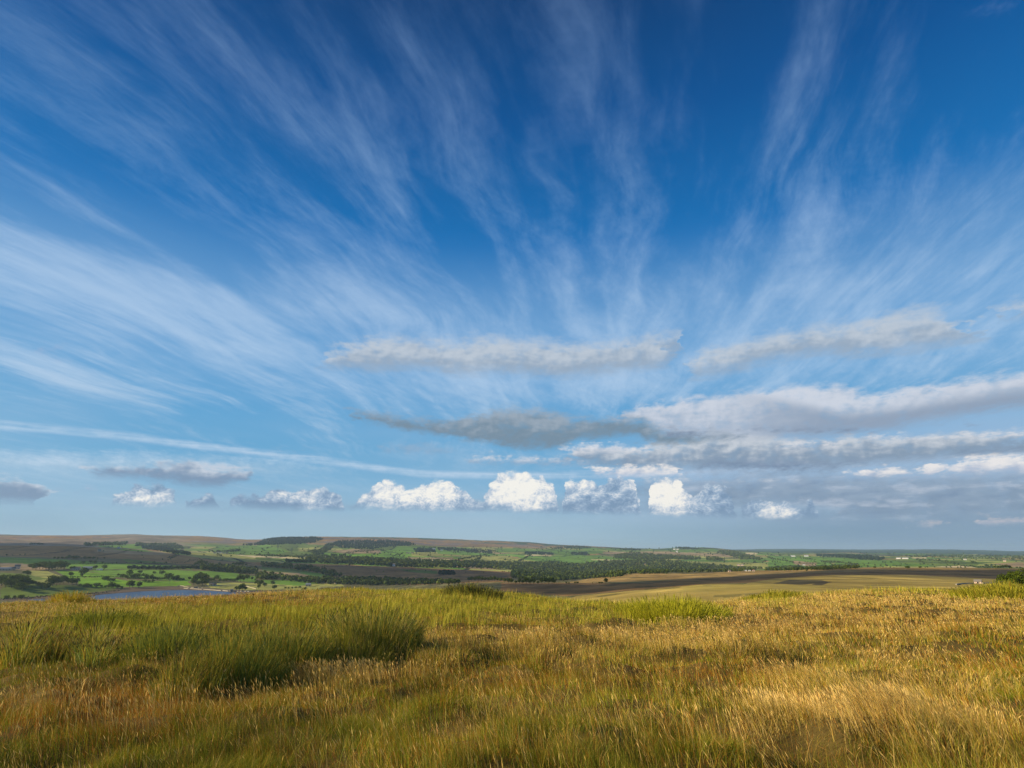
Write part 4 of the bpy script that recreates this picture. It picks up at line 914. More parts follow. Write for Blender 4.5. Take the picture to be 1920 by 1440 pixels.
def house(name, px, py, wp, hp, label, wm, rm, cat='building', group=None, turn=0.0, openings=True, rmin=160.0, chim=False):
    g = ground(px, py, rmin)
    if g is None: return
    k = g[3]/FPX; L = wp*k; Ht = hp*k; eave = Ht*0.62; D = min(max(L*0.55, Ht*0.9), 12.0)
    th = math.atan2(g[0], g[1])
    o = empty(name, (g[0], g[1], g[2]-0.3), -th+turn); tag(o, label, cat, group)
    h = L/2; d = D/2
    V = [(-h, -d, -1), (h, -d, -1), (h, d, -1), (-h, d, -1), (-h, -d, eave), (h, -d, eave), (h, d, eave), (-h, d, eave), (-h, 0, Ht-.12), (h, 0, Ht-.12)]
    mesh_obj('wall', V, [[0, 1, 5, 4], [2, 3, 7, 6], [1, 2, 6, 9, 5], [3, 0, 4, 8, 7], [3, 2, 1, 0]], wm, parent=o)
    e = 0.35; t = 0.25; sl_ = (Ht-eave)/d
    A_ = [(-h-e, -d-e, eave-e*sl_), (h+e, -d-e, eave-e*sl_), (h+e, 0, Ht), (-h-e, 0, Ht), (-h-e, d+e, eave-e*sl_), (h+e, d+e, eave-e*sl_)]
    V = A_+[(x, y, z+t) for x, y, z in A_]
    rf = mesh_obj('roof', V, [[0, 1, 2, 3][::-1], [3, 2, 5, 4][::-1], [6, 7, 8, 9], [9, 8, 11, 10], [0, 1, 7, 6], [5, 4, 10, 11], [1, 2, 8, 7], [2, 5, 11, 8], [4, 3, 9, 10], [3, 0, 6, 9]], rm, parent=o)
    if chim:
        for sx in (-1, 1):
            V, Fb = box(sx*(h-.9)-.45, sx*(h-.9)+.45, -.4, .4, Ht-.6, Ht+1.3); mesh_obj('chimney', V, Fb, wm, parent=rf)
    if openings:
        n = max(1, min(4, int(L/4.5)))
        for i in range(n):
            cx = -h+L*(i+.5)/n; nm = 'door' if (i == n//2) else 'window'
            z0, z1 = (0.0, min(2.3, eave*.8)) if nm == 'door' else (eave*.38, eave*.75)
            w = 0.75 if nm == 'window' else 0.6
            V, Fb = box(cx-w, cx+w, -d-.03, -d+.1, z0, z1); mesh_obj(nm, V, Fb, m_dark, parent=o)
    return o
B = [
 ('farm_barn', 9,1070,13,4.5,'long cream stone barn at the left edge of the lit farm',m_stone,m_shed,'barn'),
 ('farm_barn', 22,1069,7,4.5,'middle stone barn of the lit farm on the left',m_stone,m_roof,'barn'),
 ('farmhouse', 32,1067,6,6,'bright cream farmhouse at the upper end of the left farm',m_pink,m_roof,'house',True),
 ('farm_barn', 142,1069,11,5,'dark barn between the trees of the left valley',m_stone,m_roof,'barn'),
 ('farm_barn', 164,1068,12,4.5,'pale roofed barn right of the dark barn',m_stone,m_shed,'barn'),
 ('farm_shed', 184,1069.3,4,2,'low white shed left of the taller white shed',m_white,m_shed,'shed'),
 ('farm_shed', 189.5,1069.5,3,2.8,'small bright white shed beside the lone tree',m_white,m_shed,'shed'),
 ('farmhouse', 66,1021.3,5,2.6,'house among the trees on the crest of the dark ridge',m_stone,m_roof,'house',True),
 ('field_barn', 185.5,1034,4.5,3,'lone stone field barn on the brown ridge',m_stone,m_roof,'barn'),
 ('farmhouse', 222.5,1028,3.5,2.5,'white farmhouse on the far small green field',m_white,m_roof,'house'),
 ('cottage', 402,1037.5,3.5,2.4,'leftmost house of the far village on the left',m_stone,m_roof,'house'),
 ('cottage', 407.5,1037,3,2.2,'second house from the left in the far village',m_white,m_roof,'house'),
 ('cottage', 413,1037.5,3.5,2.6,'bright middle house of the far left village',m_white,m_roof,'house'),
 ('cottage', 418.5,1038,3.5,2.4,'fourth house from the left in the far village',m_stone,m_roof,'house'),
 ('cottage', 424.5,1038,3,2,'rightmost house of the far left village',m_stone,m_roof,'house'),
 ('farm_barn', 426,1062.3,11,2.8,'long white shed in the shaded upper copse',m_white,m_shed,'barn'),
 ('farmhouse', 402.5,1097.5,5,3.2,'pale farmhouse right of the dam clump',m_pink,m_red,'house',True),
 ('farm_barn', 396,1097,6,3,'dark roofed farm building left of the pale farmhouse',m_stone,m_roof,'barn'),
 ('cottage', 368,1103,5,2.6,'low stone building at the end of the dam',m_stone,m_roof,'building'),
 ('stone_barn', 577.5,1099,8,5,'stone barn with pale roof above the stream wood',m_stone,m_shed,'barn'),
 ('cottage', 573,1045.5,3,2.2,'leftmost cottage of the valley village',m_white,m_roof,'house'),
 ('cottage', 582,1046.5,4,2.4,'second cottage from the left in the valley village',m_stone,m_roof,'house'),
 ('cottage', 599,1043.5,4,2.4,'pale cottage at the foot of the wooded gill',m_white,m_roof,'house'),
 ('cottage', 611,1044.5,3.5,2.2,'cottage in the centre of the valley village',m_stone,m_roof,'house'),
 ('cottage', 622,1045,3.5,2.4,'cottage right of the village centre',m_pink,m_roof,'house'),
 ('cottage', 635,1044.5,4.5,2.2,'long low cottage on the right side of the valley village',m_stone,m_roof,'house'),
 ('cottage', 648,1044,4,2.2,'rightmost cottage of the valley village',m_pink,m_roof,'house'),
 ('white_house', 738.5,1062,4.5,5,'bright white gabled house at the edge of the woodland belt',m_white,m_roof,'house'),
 ('farmhouse', 728,1060.5,4,2,'low house in the trees left of the white gabled house',m_stone,m_roof,'house'),
 ('white_house', 813.3,1032,6,3.6,'brilliant white farmhouse high on the far hillside',m_white,m_shed,'house'),
 ('farm_shed', 828,1032.7,4,2,'small pale shed right of the brilliant white farmhouse',m_white,m_shed,'shed'),
 ('cottage', 763,1038,3,2.2,'left cottage of the three on the far pale field',m_pink,m_roof,'house'),
 ('cottage', 767.5,1038,2.8,2,'middle cottage of the three on the far pale field',m_stone,m_roof,'house'),
 ('cottage', 773,1037.8,3,2.2,'right cottage of the three on the far pale field',m_pink,m_roof,'house'),
 ('farmhouse', 1002,1069.5,9,4,'pale long farmhouse in the valley woodland',m_pink,m_roof,'house',True),
 ('farm_shed', 1264.5,1030.8,4,1.9,'left white shed under the wooded knoll',m_white,m_shed,'shed'),
 ('farm_shed', 1270.5,1030.8,4,1.9,'right white shed under the wooded knoll',m_white,m_shed,'shed'),
 ('white_house', 1269,1036,3.2,2.8,'white house below the two white sheds',m_white,m_shed,'house'),
 ('farm_barn', 1273,1044,7,2.4,'pink roofed barn in the upper wood strip',m_pink,m_red,'barn'),
 ('white_house', 1280.5,1043.5,3.5,2.6,'white house beside the pink roofed barn',m_white,m_roof,'house'),
 ('white_house', 1348,1036.5,3,2,'left white house on the green ridge by the dark wood',m_white,m_roof,'house'),
 ('white_house', 1360,1036.5,3,2.2,'right white house on the green ridge by the dark wood',m_white,m_roof,'house'),
 ('farmhouse', 1385,1061,4,3,'left cream farmhouse on the slope above the right hand wood',m_pink,m_roof,'house'),
 ('farmhouse', 1391.5,1061,4.5,3,'right cream farmhouse on the slope above the right hand wood',m_pink,m_roof,'house'),
 ('white_house', 1368,1072.3,4,3,'cream house half hidden behind the moor edge',m_pink,m_roof,'house'),
 ('cottage', 1399,1071,4,2.2,'left white cottage on the moor skyline',m_white,m_shed,'house'),
 ('cottage', 1405.5,1071,4,2,'middle white cottage on the moor skyline',m_white,m_shed,'house'),
 ('cottage', 1413,1071,3.5,2.4,'right white cottage on the moor skyline',m_white,m_red,'house'),
 ('farm_barn', 1487,1043.8,7,2.2,'left long white barn on the far right fields',m_white,m_shed,'barn'),
 ('farm_barn', 1512,1043.8,6,2.4,'right long white barn on the far right fields',m_white,m_shed,'barn'),
 ('farm_shed', 1507.5,1060,4,1.6,'tiny white shed in the middle of the green field',m_white,m_shed,'shed'),
 ('farm_barn', 1685,1048,6,2.0,'left white barn of the pair before the blue ridge',m_white,m_shed,'barn'),
 ('farm_barn', 1697.5,1048,8,2.0,'right longer white barn of the pair before the blue ridge',m_white,m_shed,'barn'),
 ('white_house', 1810,1050.3,3.2,2.2,'lone white house far off on the right',m_white,m_roof,'house'),
 ('white_house', 1884,1053,3,2.4,'pale house far off near the right edge',m_pink,m_roof,'house'),
 ('field_barn', 1834.5,1094,8,5.6,'lone stone barn on the rough moor at the right',m_pink,m_roof,'barn'),
]
for b in B: house(*b[:9], chim=len(b) > 9, turn=rng.uniform(-.25, .25))

# stone tower and wall of the dam, field walls
def wall_run(name, pts, h, th, mat, label, cat='wall'):
    V = []; F = []; Wp = []
    for (x0, y0), (x1, y1) in zip(pts[:-1], pts[1:]):
        n = max(2, int(abs(x1-x0)/3)+1)
        for t in np.linspace(0, 1, n, endpoint=False): Wp.append((x0+(x1-x0)*t, y0+(y1-y0)*t))
    Wp.append(pts[-1]); G = [ground(*p) for p in Wp]; G = [g for g in G if g]
    for i, g in enumerate(G):
        a = G[max(i-1, 0)]; b = G[min(i+1, len(G)-1)]; dx_, dy_ = b[0]-a[0], b[1]-a[1]; l = math.hypot(dx_, dy_) or 1; nx, ny = -dy_/l*th/2, dx_/l*th/2
        hh = h*(1+0.12*math.sin(i*1.7)+rng.uniform(-.06, .06))
        V += [(g[0]-nx, g[1]-ny, g[2]-.5), (g[0]+nx, g[1]+ny, g[2]-.5), (g[0]+nx*.7, g[1]+ny*.7, g[2]+hh), (g[0]-nx*.7, g[1]-ny*.7, g[2]+hh)]
        if i:
            q = 4*(i-1); F += [[q+k, q+(k+1) % 4, q+4+(k+1) % 4, q+4+k] for k in range(4)]
    F += [[0, 1, 2, 3][::-1], [len(V)-4+k for k in range(4)]]
    tag(mesh_obj(name, V, F, mat), label, cat)
m_dam = simple_mat('dam_stone', (0.36, 0.32, 0.24), 0.9, 0.3, 0.2); m_dry = simple_mat('drystone', (0.32, 0.28, 0.22), 0.95, 0.8, 0.5)
wall_run('dam_wall', [(345,1103.5),(365,1104.5),(390,1106),(415,1107.8),(436,1109),(470,1109.4)], 1.0, 3.0, m_dam, 'pale stone parapet of the reservoir dam')
wall_run('drystone_wall', [(332,1099.5),(337,1098),(342,1099),(352,1101.5),(380,1103)], 0.9, 1.0, m_dam, 'pale wall bending round the head of the reservoir')
wall_run('drystone_wall', [(1793,1097),(1798,1095.5),(1812,1094.5),(1826,1094.3)], 0.7, 1.0, m_dry, 'broken stone wall left of the lone moor barn')
wall_run('drystone_wall', [(1842,1094.5),(1860,1093.5),(1876,1091.5),(1890,1088)], 0.8, 1.0, m_dry, 'stone wall right of the lone moor barn')
wall_run('drystone_wall', [(385,1099),(430,1097.5),(480,1098)], 1.3, 1.0, m_dry, 'dark field wall behind the dam')
wall_run('drystone_wall', [(590,1094),(610,1093),(640,1095)], 1.3, 1.0, m_dry, 'field wall right of the stone barn')
wall_run('drystone_wall', [(455,1098),(470,1102),(480,1104.5)], 1.2, 1.0, m_dam, 'pale wall slanting down to the right of the dam')
g = ground(434, 1110.2); k = g[3]/FPX
o = empty('dam_tower', (g[0], g[1], g[2]-1), -math.atan2(g[0], g[1])); tag(o, 'square pale stone valve tower at the end of the dam', 'tower')
V, F = box(-2.2*k, 2.2*k, -3, 3, 0, 4.6*k); mesh_obj('wall', V, F, m_dam, parent=o)
V, F = box(-2.6*k, 2.6*k, -3.6, 3.6, 4.6*k, 5.1*k); mesh_obj('parapet', V, F, m_dam, parent=o)
V, F = box(-.5*k, .5*k, -3.05, -2.9, .8*k, 3*k); mesh_obj('door', V, F, m_dark, parent=o)

# lattice pylons
m_steel = simple_mat('galvanised_steel', (0.16, 0.17, 0.18), 0.6)
def strut(a, b, r):
    a = np.array(a, float); b = np.array(b, float); d = b-a; L = np.linalg.norm(d); d /= L
    u = np.cross(d, [0, 0, 1.0]) if abs(d[2]) < .95 else np.array([1.0, 0, 0]); u /= np.linalg.norm(u); v = np.cross(d, u)
    V = [tuple(p+(u*sx+v*sy)*r) for p in (a, b) for sx, sy in ((-1, -1), (1, -1), (1, 1), (-1, 1))]
    return V, [[3, 2, 1, 0], [4, 5, 6, 7], [0, 1, 5, 4], [1, 2, 6, 5], [2, 3, 7, 6], [3, 0, 4, 7]]
for px, py, hp, lab in [(520,1037,15,'left tall lattice pylon on the far green slope'), (546,1043,14,'right lattice pylon standing in front of the pale far lane'), (1097.5,1056,9,'slim lattice pylon above the valley wood at the centre'), (317.5,1095,6,'small slender pylon near the reservoir')]:
    g = ground(px, py); hgt = hp*g[3]/FPX; w = hgt*.09
    o = empty('pylon', (g[0], g[1], g[2]), -math.atan2(g[0], g[1])); tag(o, lab, 'pylon')
    P_ = []; r_ = hgt*.008
    for sx in (-1, 1):
        for sy in (-1, 1): P_.append(strut((sx*w, sy*w, 0), (sx*w*.18, sy*w*.18, hgt), r_))
    for i in range(7):
        z0, z1 = hgt*i/7, hgt*(i+1)/7; a0, a1 = w*(1-.82*i/7), w*(1-.82*(i+1)/7)
        for sy in (-1, 1): P_ += [strut((-a0, sy*a0, z0), (a1, sy*a1, z1), r_*.6), strut((a0, sy*a0, z0), (-a1, sy*a1, z1), r_*.6)]
    V, F = join(P_); mesh_obj('tower_frame', V, F, m_steel, parent=o)
    for zf, lw in ((.66, .17), (.79, .20), (.92, .14)):
        V, F = join([strut((-hgt*lw, 0, hgt*zf), (hgt*lw, 0, hgt*zf), r_), strut((-hgt*lw, 0, hgt*zf), (0, 0, hgt*(zf+.05)), r_*.6), strut((hgt*lw, 0, hgt*zf), (0, 0, hgt*(zf+.05)), r_*.6)])
        mesh_obj('cross_arm', V, F, m_steel, parent=o)

# ---------------------------------------------------------------- the grass of the moor
def grass_mat(name, trans=0.3):
    m = new_mat(name); c = attr('col')
    d = m.node_tree.nodes.new('ShaderNodeBsdfDiffuse'); t = m.node_tree.nodes.new('ShaderNodeBsdfTranslucent')
    for q in (d, t): m.node_tree.links.new(c.k, q.inputs['Color'])
    x = m.node_tree.nodes.new('ShaderNodeMixShader'); x.inputs[0].default_value = trans*.7
    m.node_tree.links.new(d.outputs[0], x.inputs[1]); m.node_tree.links.new(t.outputs[0], x.inputs[2])
    gl = m.node_tree.nodes.new('ShaderNodeBsdfGlossy'); gl.inputs['Roughness'].default_value = 0.45; gl.inputs['Color'].default_value = (1, 1, 1, 1)
    y = m.node_tree.nodes.new('ShaderNodeMixShader'); y.inputs[0].default_value = 0.006
    m.node_tree.links.new(x.outputs[0], y.inputs[1]); m.node_tree.links.new(gl.outputs[0], y.inputs[2])
    return finish(m, y.outputs[0])
m_grass = grass_mat('grass_blades')
def blades(x, y, h, w, lean, la, col, tip, seg, r, head=None, headcol=None, z=None):
    """curved tapering blades; lean = fraction of height the tip is carried sideways towards angle la"""
    n = len(x); z = H(x, y) if z is None else z
    fa = r.uniform(0, math.pi, n); wx, wy = np.cos(fa)*w/2, np.sin(fa)*w/2
    V = []; C = []
    for s in range(seg+1):
        t = s/seg; off = lean*h*t**1.8; zz = z-0.02+h*t*np.sqrt(np.maximum(0.15, 1-(lean*t)**2*0.6))
        cx = x+np.cos(la)*off; cy = y+np.sin(la)*off; c = col*(1-t**2)+tip*t**2
        if s < seg:
            k = (1-0.55*t)
            V += [np.stack([cx-wx*k, cy-wy*k, zz], 1), np.stack([cx+wx*k, cy+wy*k, zz], 1)]; C += [c, c]
        else: V += [np.stack([cx, cy, zz], 1)]; C += [c]
    nv = 2*seg+1
    V = np.stack(V, 1).reshape(-1, 3); C = np.stack(C, 1).reshape(-1, 3)
    b = np.arange(n)[:, None]*nv; F = []
    for s in range(seg-1):
        F += [b+np.array([2*s, 2*s+1, 2*s+3]), b+np.array([2*s, 2*s+3, 2*s+2])]
    F += [b+np.array([2*seg-2, 2*seg-1, 2*seg])]
    F = np.concatenate(F)
    if head is not None:
        m = head > 0; xi = np.nonzero(m)[0]
        T0 = 0.80; off0 = lean*h*T0**1.8; off1 = lean*h*1.03
        z0 = z+h*T0*np.sqrt(np.maximum(.15, 1-(lean*T0)**2*.6)); z1 = z+h*1.03*np.sqrt(np.maximum(.15, 1-lean**2*.6)); zm = (z0+z1)/2; om = (off0+off1)/2
        ca, sa = np.cos(la), np.sin(la); hw = head
        P0 = np.stack([x+ca*off0, y+sa*off0, z0], 1); P1 = np.stack([x+ca*off1, y+sa*off1, z1], 1)
        A_ = np.stack([x+ca*om+np.cos(fa)*hw, y+sa*om+np.sin(fa)*hw, zm], 1); B_ = np.stack([x+ca*om-np.cos(fa)*hw, y+sa*om-np.sin(fa)*hw, zm], 1)
        Hh = np.stack([P0[xi], A_[xi], P1[xi], B_[xi]], 1).reshape(-1, 3); base = len(V)
        V = np.concatenate([V, Hh]); C = np.concatenate([C, np.repeat(headcol[xi], 4, 0)])
        q = base+np.arange(len(xi))[:, None]*4
        F = np.concatenate([F, q+np.array([0, 1, 2]), q+np.array([0, 2, 3])])
    return V, F, C
def sample(n, r, r0=3.0, r1=68.0, a=50.0):
    az = np.radians(r.uniform(-a, a, n)); rr = np.exp(r.uniform(math.log(r0), math.log(r1), n))
    return np.sin(az)*rr, np.cos(az)*rr, rr
def gpx(x, y):
    return dir_pix(np.stack([x, y, H(x, y)-EYE], -1))
def blob(px, py, cx, cy, sx, sy): return np.exp(-((px-cx)/sx)**2-((py-cy)/sy)**2)
def regions(x, y):
    px, py = gpx(x, y)
    wob = fbm(x/1.4, y/1.4, 71, 4); wb2 = fbm(x/5.0, y/5.0, 72, 3); px2 = px+wb2*70; py2 = py+wob*16
    B_ = lambda *a: blob(px2, py2, *a)
    tan = (B_(1650,1145,420,36)*1.15+B_(1450,1120,180,16)*.8+B_(1150,1192,330,24)*.75+B_(1400,1210,260,22)*.9+B_(1640,1260,240,40)*.45
           +B_(1480,1365,90,36)*1.1+B_(1600,1360,110,40)*1.0+B_(1750,1340,130,60)*.75+B_(1860,1400,110,50)*.8+B_(1470,1300,70,30)*.5+B_(150,1150,190,16)*.9+B_(260,1238,90,22)*.9+B_(60,1165,120,14)*.6
           +B_(640,1265,140,26)*.8+B_(880,1215,220,26)*.6+B_(350,1118,330,8)*.8+B_(560,1125,160,8)*.5+B_(760,1128,120,6)*.5+B_(1340,1170,160,20)*.6+B_(520,1290,160,22)*.5)
    red = (B_(1350,1262,130,22)*.8+B_(1850,1240,110,30)*.5+B_(1700,1175,260,24)*.4+B_(330,1320,230,30)*.6+B_(110,1345,210,55)*.7+B_(480,1130,160,10)*.9+B_(300,1128,200,9)*.6
           +B_(1550,1150,300,20)*.35+B_(900,1180,240,16)*.35+B_(120,1360,160,40)*.4+B_(1000,1290,500,40)*.28+B_(700,1425,600,30)*.3)
    lime = (B_(600,1160,330,24)*.9+B_(920,1145,190,22)*.9+B_(800,1130,120,16)*.8+B_(1255,1152,60,20)*1.3+B_(1120,1150,60,12)*.4+B_(250,1165,150,20)*.7+B_(160,1168,90,14)*.6+B_(1455,1124,55,12)*1.2
            +B_(720,1106,190,8)*1.1+B_(1600,1108,150,6)*.9+B_(1760,1105,150,6)*.9+B_(1890,1112,70,10)*1.2+B_(330,1200,180,18)*.5)
    rush = (B_(60,1250,150,50)*.9+B_(330,1235,160,32)*.8+B_(500,1235,110,36)*1.2+B_(700,1215,50,26)*1.6+B_(600,1220,90,30)*.9+B_(350,1290,160,22)*.6+B_(150,1300,170,40)*.5)
    lime = lime*(1-.75*sstep(py, 1185, 1225)*(px < 780))
    return px, py, np.clip(tan*(1+wob*1.1)+wob*.28-.08, 0, 1.3), np.clip(red+wb2*.3, 0, 1), np.clip(lime+wob*.25, 0, 1.3), np.clip((rush+wob*.3)*(0.10+2.6*np.clip(fbm(x/1.3, y/1.3, 77, 3)+.16, 0, .7)), 0, 1.5)
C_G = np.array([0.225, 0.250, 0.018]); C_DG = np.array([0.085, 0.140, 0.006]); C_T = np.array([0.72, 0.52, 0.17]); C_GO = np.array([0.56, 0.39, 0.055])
C_R = np.array([0.42, 0.170, 0.024]); C_L = np.array([0.42, 0.39, 0.040]); C_RU = np.array([0.135, 0.195, 0.045]); C_P = np.array([0.74, 0.50, 0.17])
def pick(r, n, opts):
    """opts: list of (weight array, colour)"""
    Wt = np.stack([np.broadcast_to(w, (n,)) for w, _ in opts], 1); Wt = np.maximum(Wt, 0); Wt = Wt/Wt.sum(1, keepdims=True)
    u = r.random(n)[:, None]; k = (u > np.cumsum(Wt, 1)).sum(1); k = np.clip(k, 0, len(opts)-1)
    return np.array([c for _, c in opts])[k]
WIND = math.radians(195)      # blades lean a little to the left on the whole
def put(name, label, cat, n, r, fn, seg=2):
    x, y, rr = sample(n, r)
    out = fn(x, y, rr, r)
    V, F, C = out
    o = mesh_obj(name, V, F, m_grass, np.clip(C, 0.005, 0.9)); tag(o, label, cat, kind='stuff'); return o
def width(rr, w0): return np.maximum(w0*.72, rr*0.00042)
def f_short(x, y, rr, r):
    px, py, tan, red, lime, rush = regions(x, y); n = len(x)
    tuft = fbm(x/.45, y/.45, 81, 3); h = (0.085+0.11*r.random(n)+0.23*np.clip(tuft, -.6, 1))*(1+0.25*lime)
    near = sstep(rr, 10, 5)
    tuft = fbm(x/.45, y/.45, 81, 3); c = pick(r, n, [(.75+.7*near-.4*tan+lime*.2, C_G), (.32+.5*near, C_DG), (.10+1.1*tan, C_GO), (.08+1.0*tan, C_T), (.26+1.8*red+1.4*np.clip(-tuft, 0, 1), C_R), (1.5*lime, C_L), (rush*.8, C_RU)])  # extra russet in low tufts paints the hollows darker, standing in for shade
    c = c*(0.75+0.5*r.random(n))[:, None]*(1+0.50*fbm(x/.9, y/.9, 82, 3))[:, None]
    la = WIND+4.0*fbm(x/.55, y/.55, 92, 2)+r.normal(size=n)*.8
    h = h*np.where(rr > 12, .75, .75+.15*(12-rr)/8)
    return blades(x, y, np.maximum(h, .05), width(rr, .0034), np.clip(r.normal(.55, .3, n), .05, 1.1), la, c, c*0.75+C_GO*.3*r.random(n)[:, None], 2, r)
def f_stalk(x, y, rr, r):
    px, py, tan, red, lime, rush = regions(x, y)
    p = (0.055+0.52*tan+0.16*red-0.2*lime-0.12*rush)*(0.35+1.6*np.clip(fbm(x/.9, y/.9, 88, 3)+.25, 0, 1)); k = r.random(len(x)) < p; x, y, rr, tan, red, lime, rush, px = (q[k] for q in (x, y, rr, tan, red, lime, rush, px)); n = len(x)
    clump = np.clip(fbm(x/.7, y/.7, 84, 3)+.2, 0, 1); h = (0.14+0.13*r.random(n)+0.18*clump)*(1-.25*sstep(rr, 7, 16))
    c = pick(r, n, [(.4+tan, C_T), (.5, C_GO), (.25+red, C_R), (.25, C_P)])*(0.8+0.45*r.random(n))[:, None]
    la = WIND+2.6*fbm(x/.9, y/.9, 93, 2)+r.normal(size=n)*.45; le = np.clip(r.normal(.36, .16, n)+np.where(px > 1150, .32, .12)*clump, .03, 1.1)
    head = np.where(r.random(n) < .6, width(rr, .003)*1.05, 0)
    return blades(x, y, h, width(rr, .0022)*.9, le, la, c*.85, c, 3, r, head, (C_P*.5+c*.6))
def f_lime(x, y, rr, r):
    px, py, tan, red, lime, rush = regions(x, y); k = r.random(len(x)) < lime*1.0; x, y, rr = x[k], y[k], rr[k]; n = len(x)
    h = 0.20+0.22*r.random(n)+.14*np.clip(fbm(x/1.1, y/1.1, 85, 3), -1, 1)
    c = pick(r, n, [(.9, C_L), (.5, C_G), (.15, C_GO)])*(0.7+0.55*r.random(n))[:, None]
    return blades(x, y, h, width(rr, .003), r.uniform(.05, .45, n), WIND+3.3+r.normal(size=n)*1.2, c, c*.8+C_GO*.25, 2, r)
def f_rush(x, y, rr, r):
    px, py, tan, red, lime, rush = regions(x, y)
    k = r.random(len(x)) < np.clip(rush, 0, 1)*0.9*sstep(rush, .25, .6); cx, cy, cr = x[k], y[k], rr[k]; nc = len(cx)
    print('rush clumps', nc)
    rad = r.uniform(.12, .34, nc); hc = r.uniform(.36, .70, nc)*np.where(cr > 14, .85, 1.0); nb = (100+720*rad*np.clip(9/cr, .35, 1.3)).astype(int); tone = r.uniform(.65, 1.35, nc)
    I_ = np.repeat(np.arange(nc), nb); n = len(I_); a = r.uniform(0, 6.283, n); q = rad[I_]*np.sqrt(r.random(n))
    x = cx[I_]+np.cos(a)*q; y = cy[I_]+np.sin(a)*q; rr = cr[I_]; h = hc[I_]*(1-.35*(q/rad[I_])**2)*r.uniform(.6, 1.1, n)
    c = pick(r, n, [(.9, C_RU), (.45, C_G), (.35, C_L), (.30, C_GO), (.25, C_T), (.2, C_R)])*(0.6+0.8*r.random(n))[:, None]*tone[I_][:, None]
    le = np.clip(.08+.42*(q/rad[I_])+r.normal(size=n)*.10, .02, .8); la = a+r.normal(size=n)*.6
    head = np.where(r.random(n) < .30, width(rr, .003)*1.5, 0)
    return blades(x, y, h*1.08, width(rr, .003)*1.5, le, la, c, c*.9+C_GO*.2, 3, r, head, c*.2+np.array([.05, .03, .015]))
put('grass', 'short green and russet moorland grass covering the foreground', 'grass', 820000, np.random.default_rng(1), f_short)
put('dry_grass', 'pale dry seeding stalks of moor grass standing over the green', 'dry grass', 480000, np.random.default_rng(2), f_stalk)
put('tall_grass', 'yellow green tall grass spreading across the middle of the slope', 'tall grass', 200000, np.random.default_rng(3), f_lime)
put('rushes', 'dark green rush bed with brown seed heads on the left', 'rushes', 3200, np.random.default_rng(4), f_rush)

# rush clumps that stand out on their own
def clump(px, py, rad, hgt, n, cols, label, seed, rfix=None, name='rush_clump', wf=1.0):
    r = np.random.default_rng(seed); d = pix_dir(px, py); hh = math.hypot(d[0], d[1])
    if rfix: rr = rfix
    else:
        q = np.linspace(3, 70, 900); hit = np.nonzero(H(d[0]/hh*q, d[1]/hh*q) >= EYE+d[2]/hh*q)[0]; rr = q[hit[0]] if len(hit) else 46.0
    cx, cy = d[0]/hh*rr, d[1]/hh*rr
    a = r.uniform(0, 6.283, n); q = rad*np.sqrt(r.random(n)); x = cx+np.cos(a)*q*1.5; y = cy+np.sin(a)*q
    h = hgt*(1-0.45*(q/rad)**2)*r.uniform(.65, 1.08, n)
    c = pick(r, n, cols)*(0.7+0.55*r.random(n))[:, None]
    la = a+r.normal(size=n)*.5; le = np.clip(.08+.38*(q/rad)+r.normal(size=n)*.08, .02, .8)
    V, F, C = blades(x, y, h, width(np.full(n, rr), .003)*wf*1.4, le, la, c, c*.85+C_GO*.15, 3, r, np.where(r.random(n) < .2, width(rr, .003), 0), c*.5)
    o0 = np.array([cx, cy, float(H(np.array([cx]), np.array([cy]))[0])])
    ob = mesh_obj(name, V-o0, F, m_grass, C, loc=o0.tolist()); tag(ob, label, 'rush clump')
DKR = [(1, C_RU), (.4, C_G), (.3, C_GO), (.2, C_T)]; LMR = [(1, C_L), (.5, C_G), (.1, C_GO)]
clump(700, 1222, .55, .78, 3600, DKR, 'dark green rush clump at the right end of the rush bed', 11)
clump(655, 1232, .45, .55, 2200, [(1, C_L), (.8, C_RU), (.4, C_T)], 'lighter rush clump just left of the darkest one', 12)
clump(515, 1258, .52, .80, 3000, [(1, C_RU), (.5, C_G), (.3, C_GO)], 'tall shaggy rush clump in the middle of the rush bed', 13)
clump(430, 1270, .50, .62, 3000, [(1, C_RU), (.5, C_G), (.4, C_GO)], 'rush clump left of the tall shaggy one', 14)
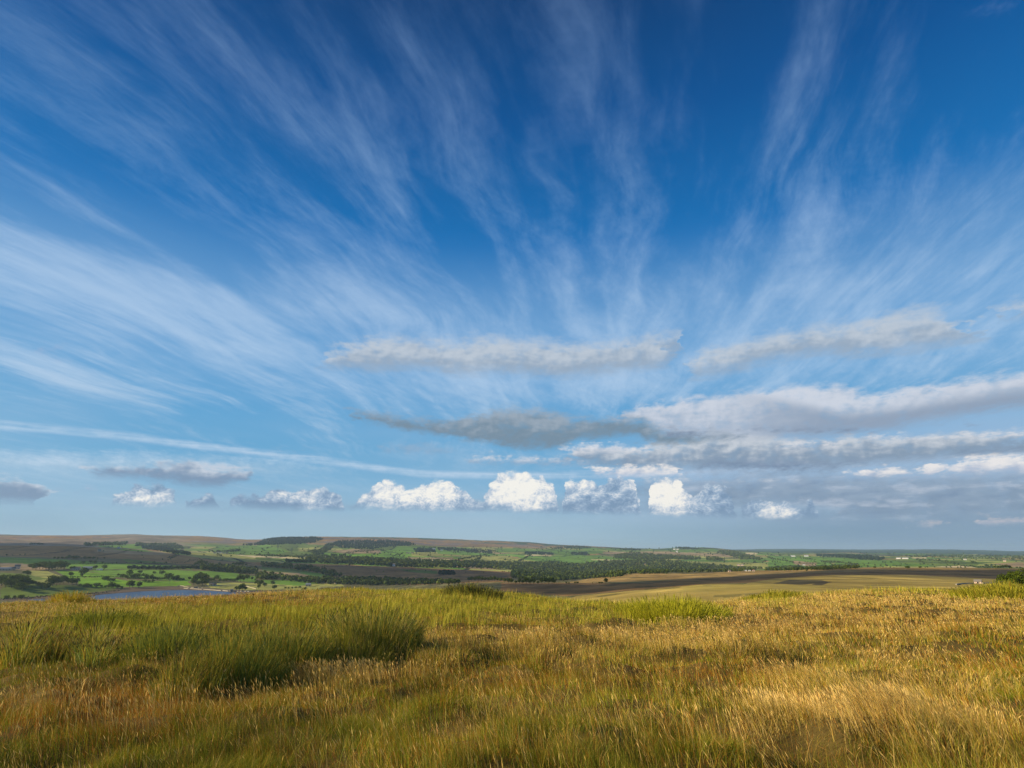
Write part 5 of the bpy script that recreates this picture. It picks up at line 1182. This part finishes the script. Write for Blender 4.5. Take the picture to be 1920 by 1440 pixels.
clump(1262, 1164, 1.15, .80, 6500, [(1, np.array([.50, .50, .03])), (.4, C_L)], 'bright yellow green rush clump right of the centre', 15)
clump(1190, 1163, .60, .42, 1800, [(1, C_L), (.6, C_RU), (.4, C_T)], 'smaller paler clump left of the bright rush clump', 16)
clump(1450, 1124, 1.3, .62, 3800, LMR, 'green rush clump on the brow of the hill right of centre', 17, wf=1.2)
clump(1130, 1135, .9, .35, 1400, LMR, 'low green tuft on the dip of the brow', 18)
clump(135, 1122, .8, .75, 900, [(1, C_GO), (.8, C_L)], 'small tuft leaning over the reservoir view on the left', 19, 42.0)
clump(885, 1116, 1.0, .62, 2600, [(1, np.array([.07, .06, .025])), (.6, C_RU), (.3, C_L)], 'dark brown rush clump on the grassy bank', 20)
clump(1890, 1122, 1.6, .85, 5200, LMR, 'tall green rushes at the right edge in front of the hawthorn', 21, wf=1.2)
clump(190, 1178, .7, .45, 2400, [(1, C_G), (.7, C_RU), (.5, C_L)], 'green rush clump on the upper left of the slope', 22)
clump(640, 1107, 1.6, .45, 1600, LMR, 'green tuft on the skyline left of the bank', 23, 44.0)
clump(310, 1220, .5, .5, 1800, [(1, C_RU), (.5, C_L)], 'greyish rush clump left of the main rush bed', 24)

# ---------------------------------------------------------------- air
hz_m = bpy.data.materials.new('haze_air'); hz_m.use_nodes = True; t_ = hz_m.node_tree; t_.nodes.clear()
pv_ = t_.nodes.new('ShaderNodeVolumePrincipled'); pv_.inputs['Color'].default_value = (0.55, 0.76, 1.0, 1); pv_.inputs['Density'].default_value = 3.6e-5; pv_.inputs['Anisotropy'].default_value = 0.2
ho = t_.nodes.new('ShaderNodeOutputMaterial'); t_.links.new(pv_.outputs[0], ho.inputs['Volume'])
zmin = float(gz_.min())-1.0; zmax = max(float(gz_.max())+40.0, 60.0)
V, F = box(-46000, 46000, -46000, 46000, zmin-1, zmax)
hz = mesh_obj('haze', V, F, hz_m); tag(hz, 'thin blue haze filling the air over the valley', 'haze', kind='stuff')
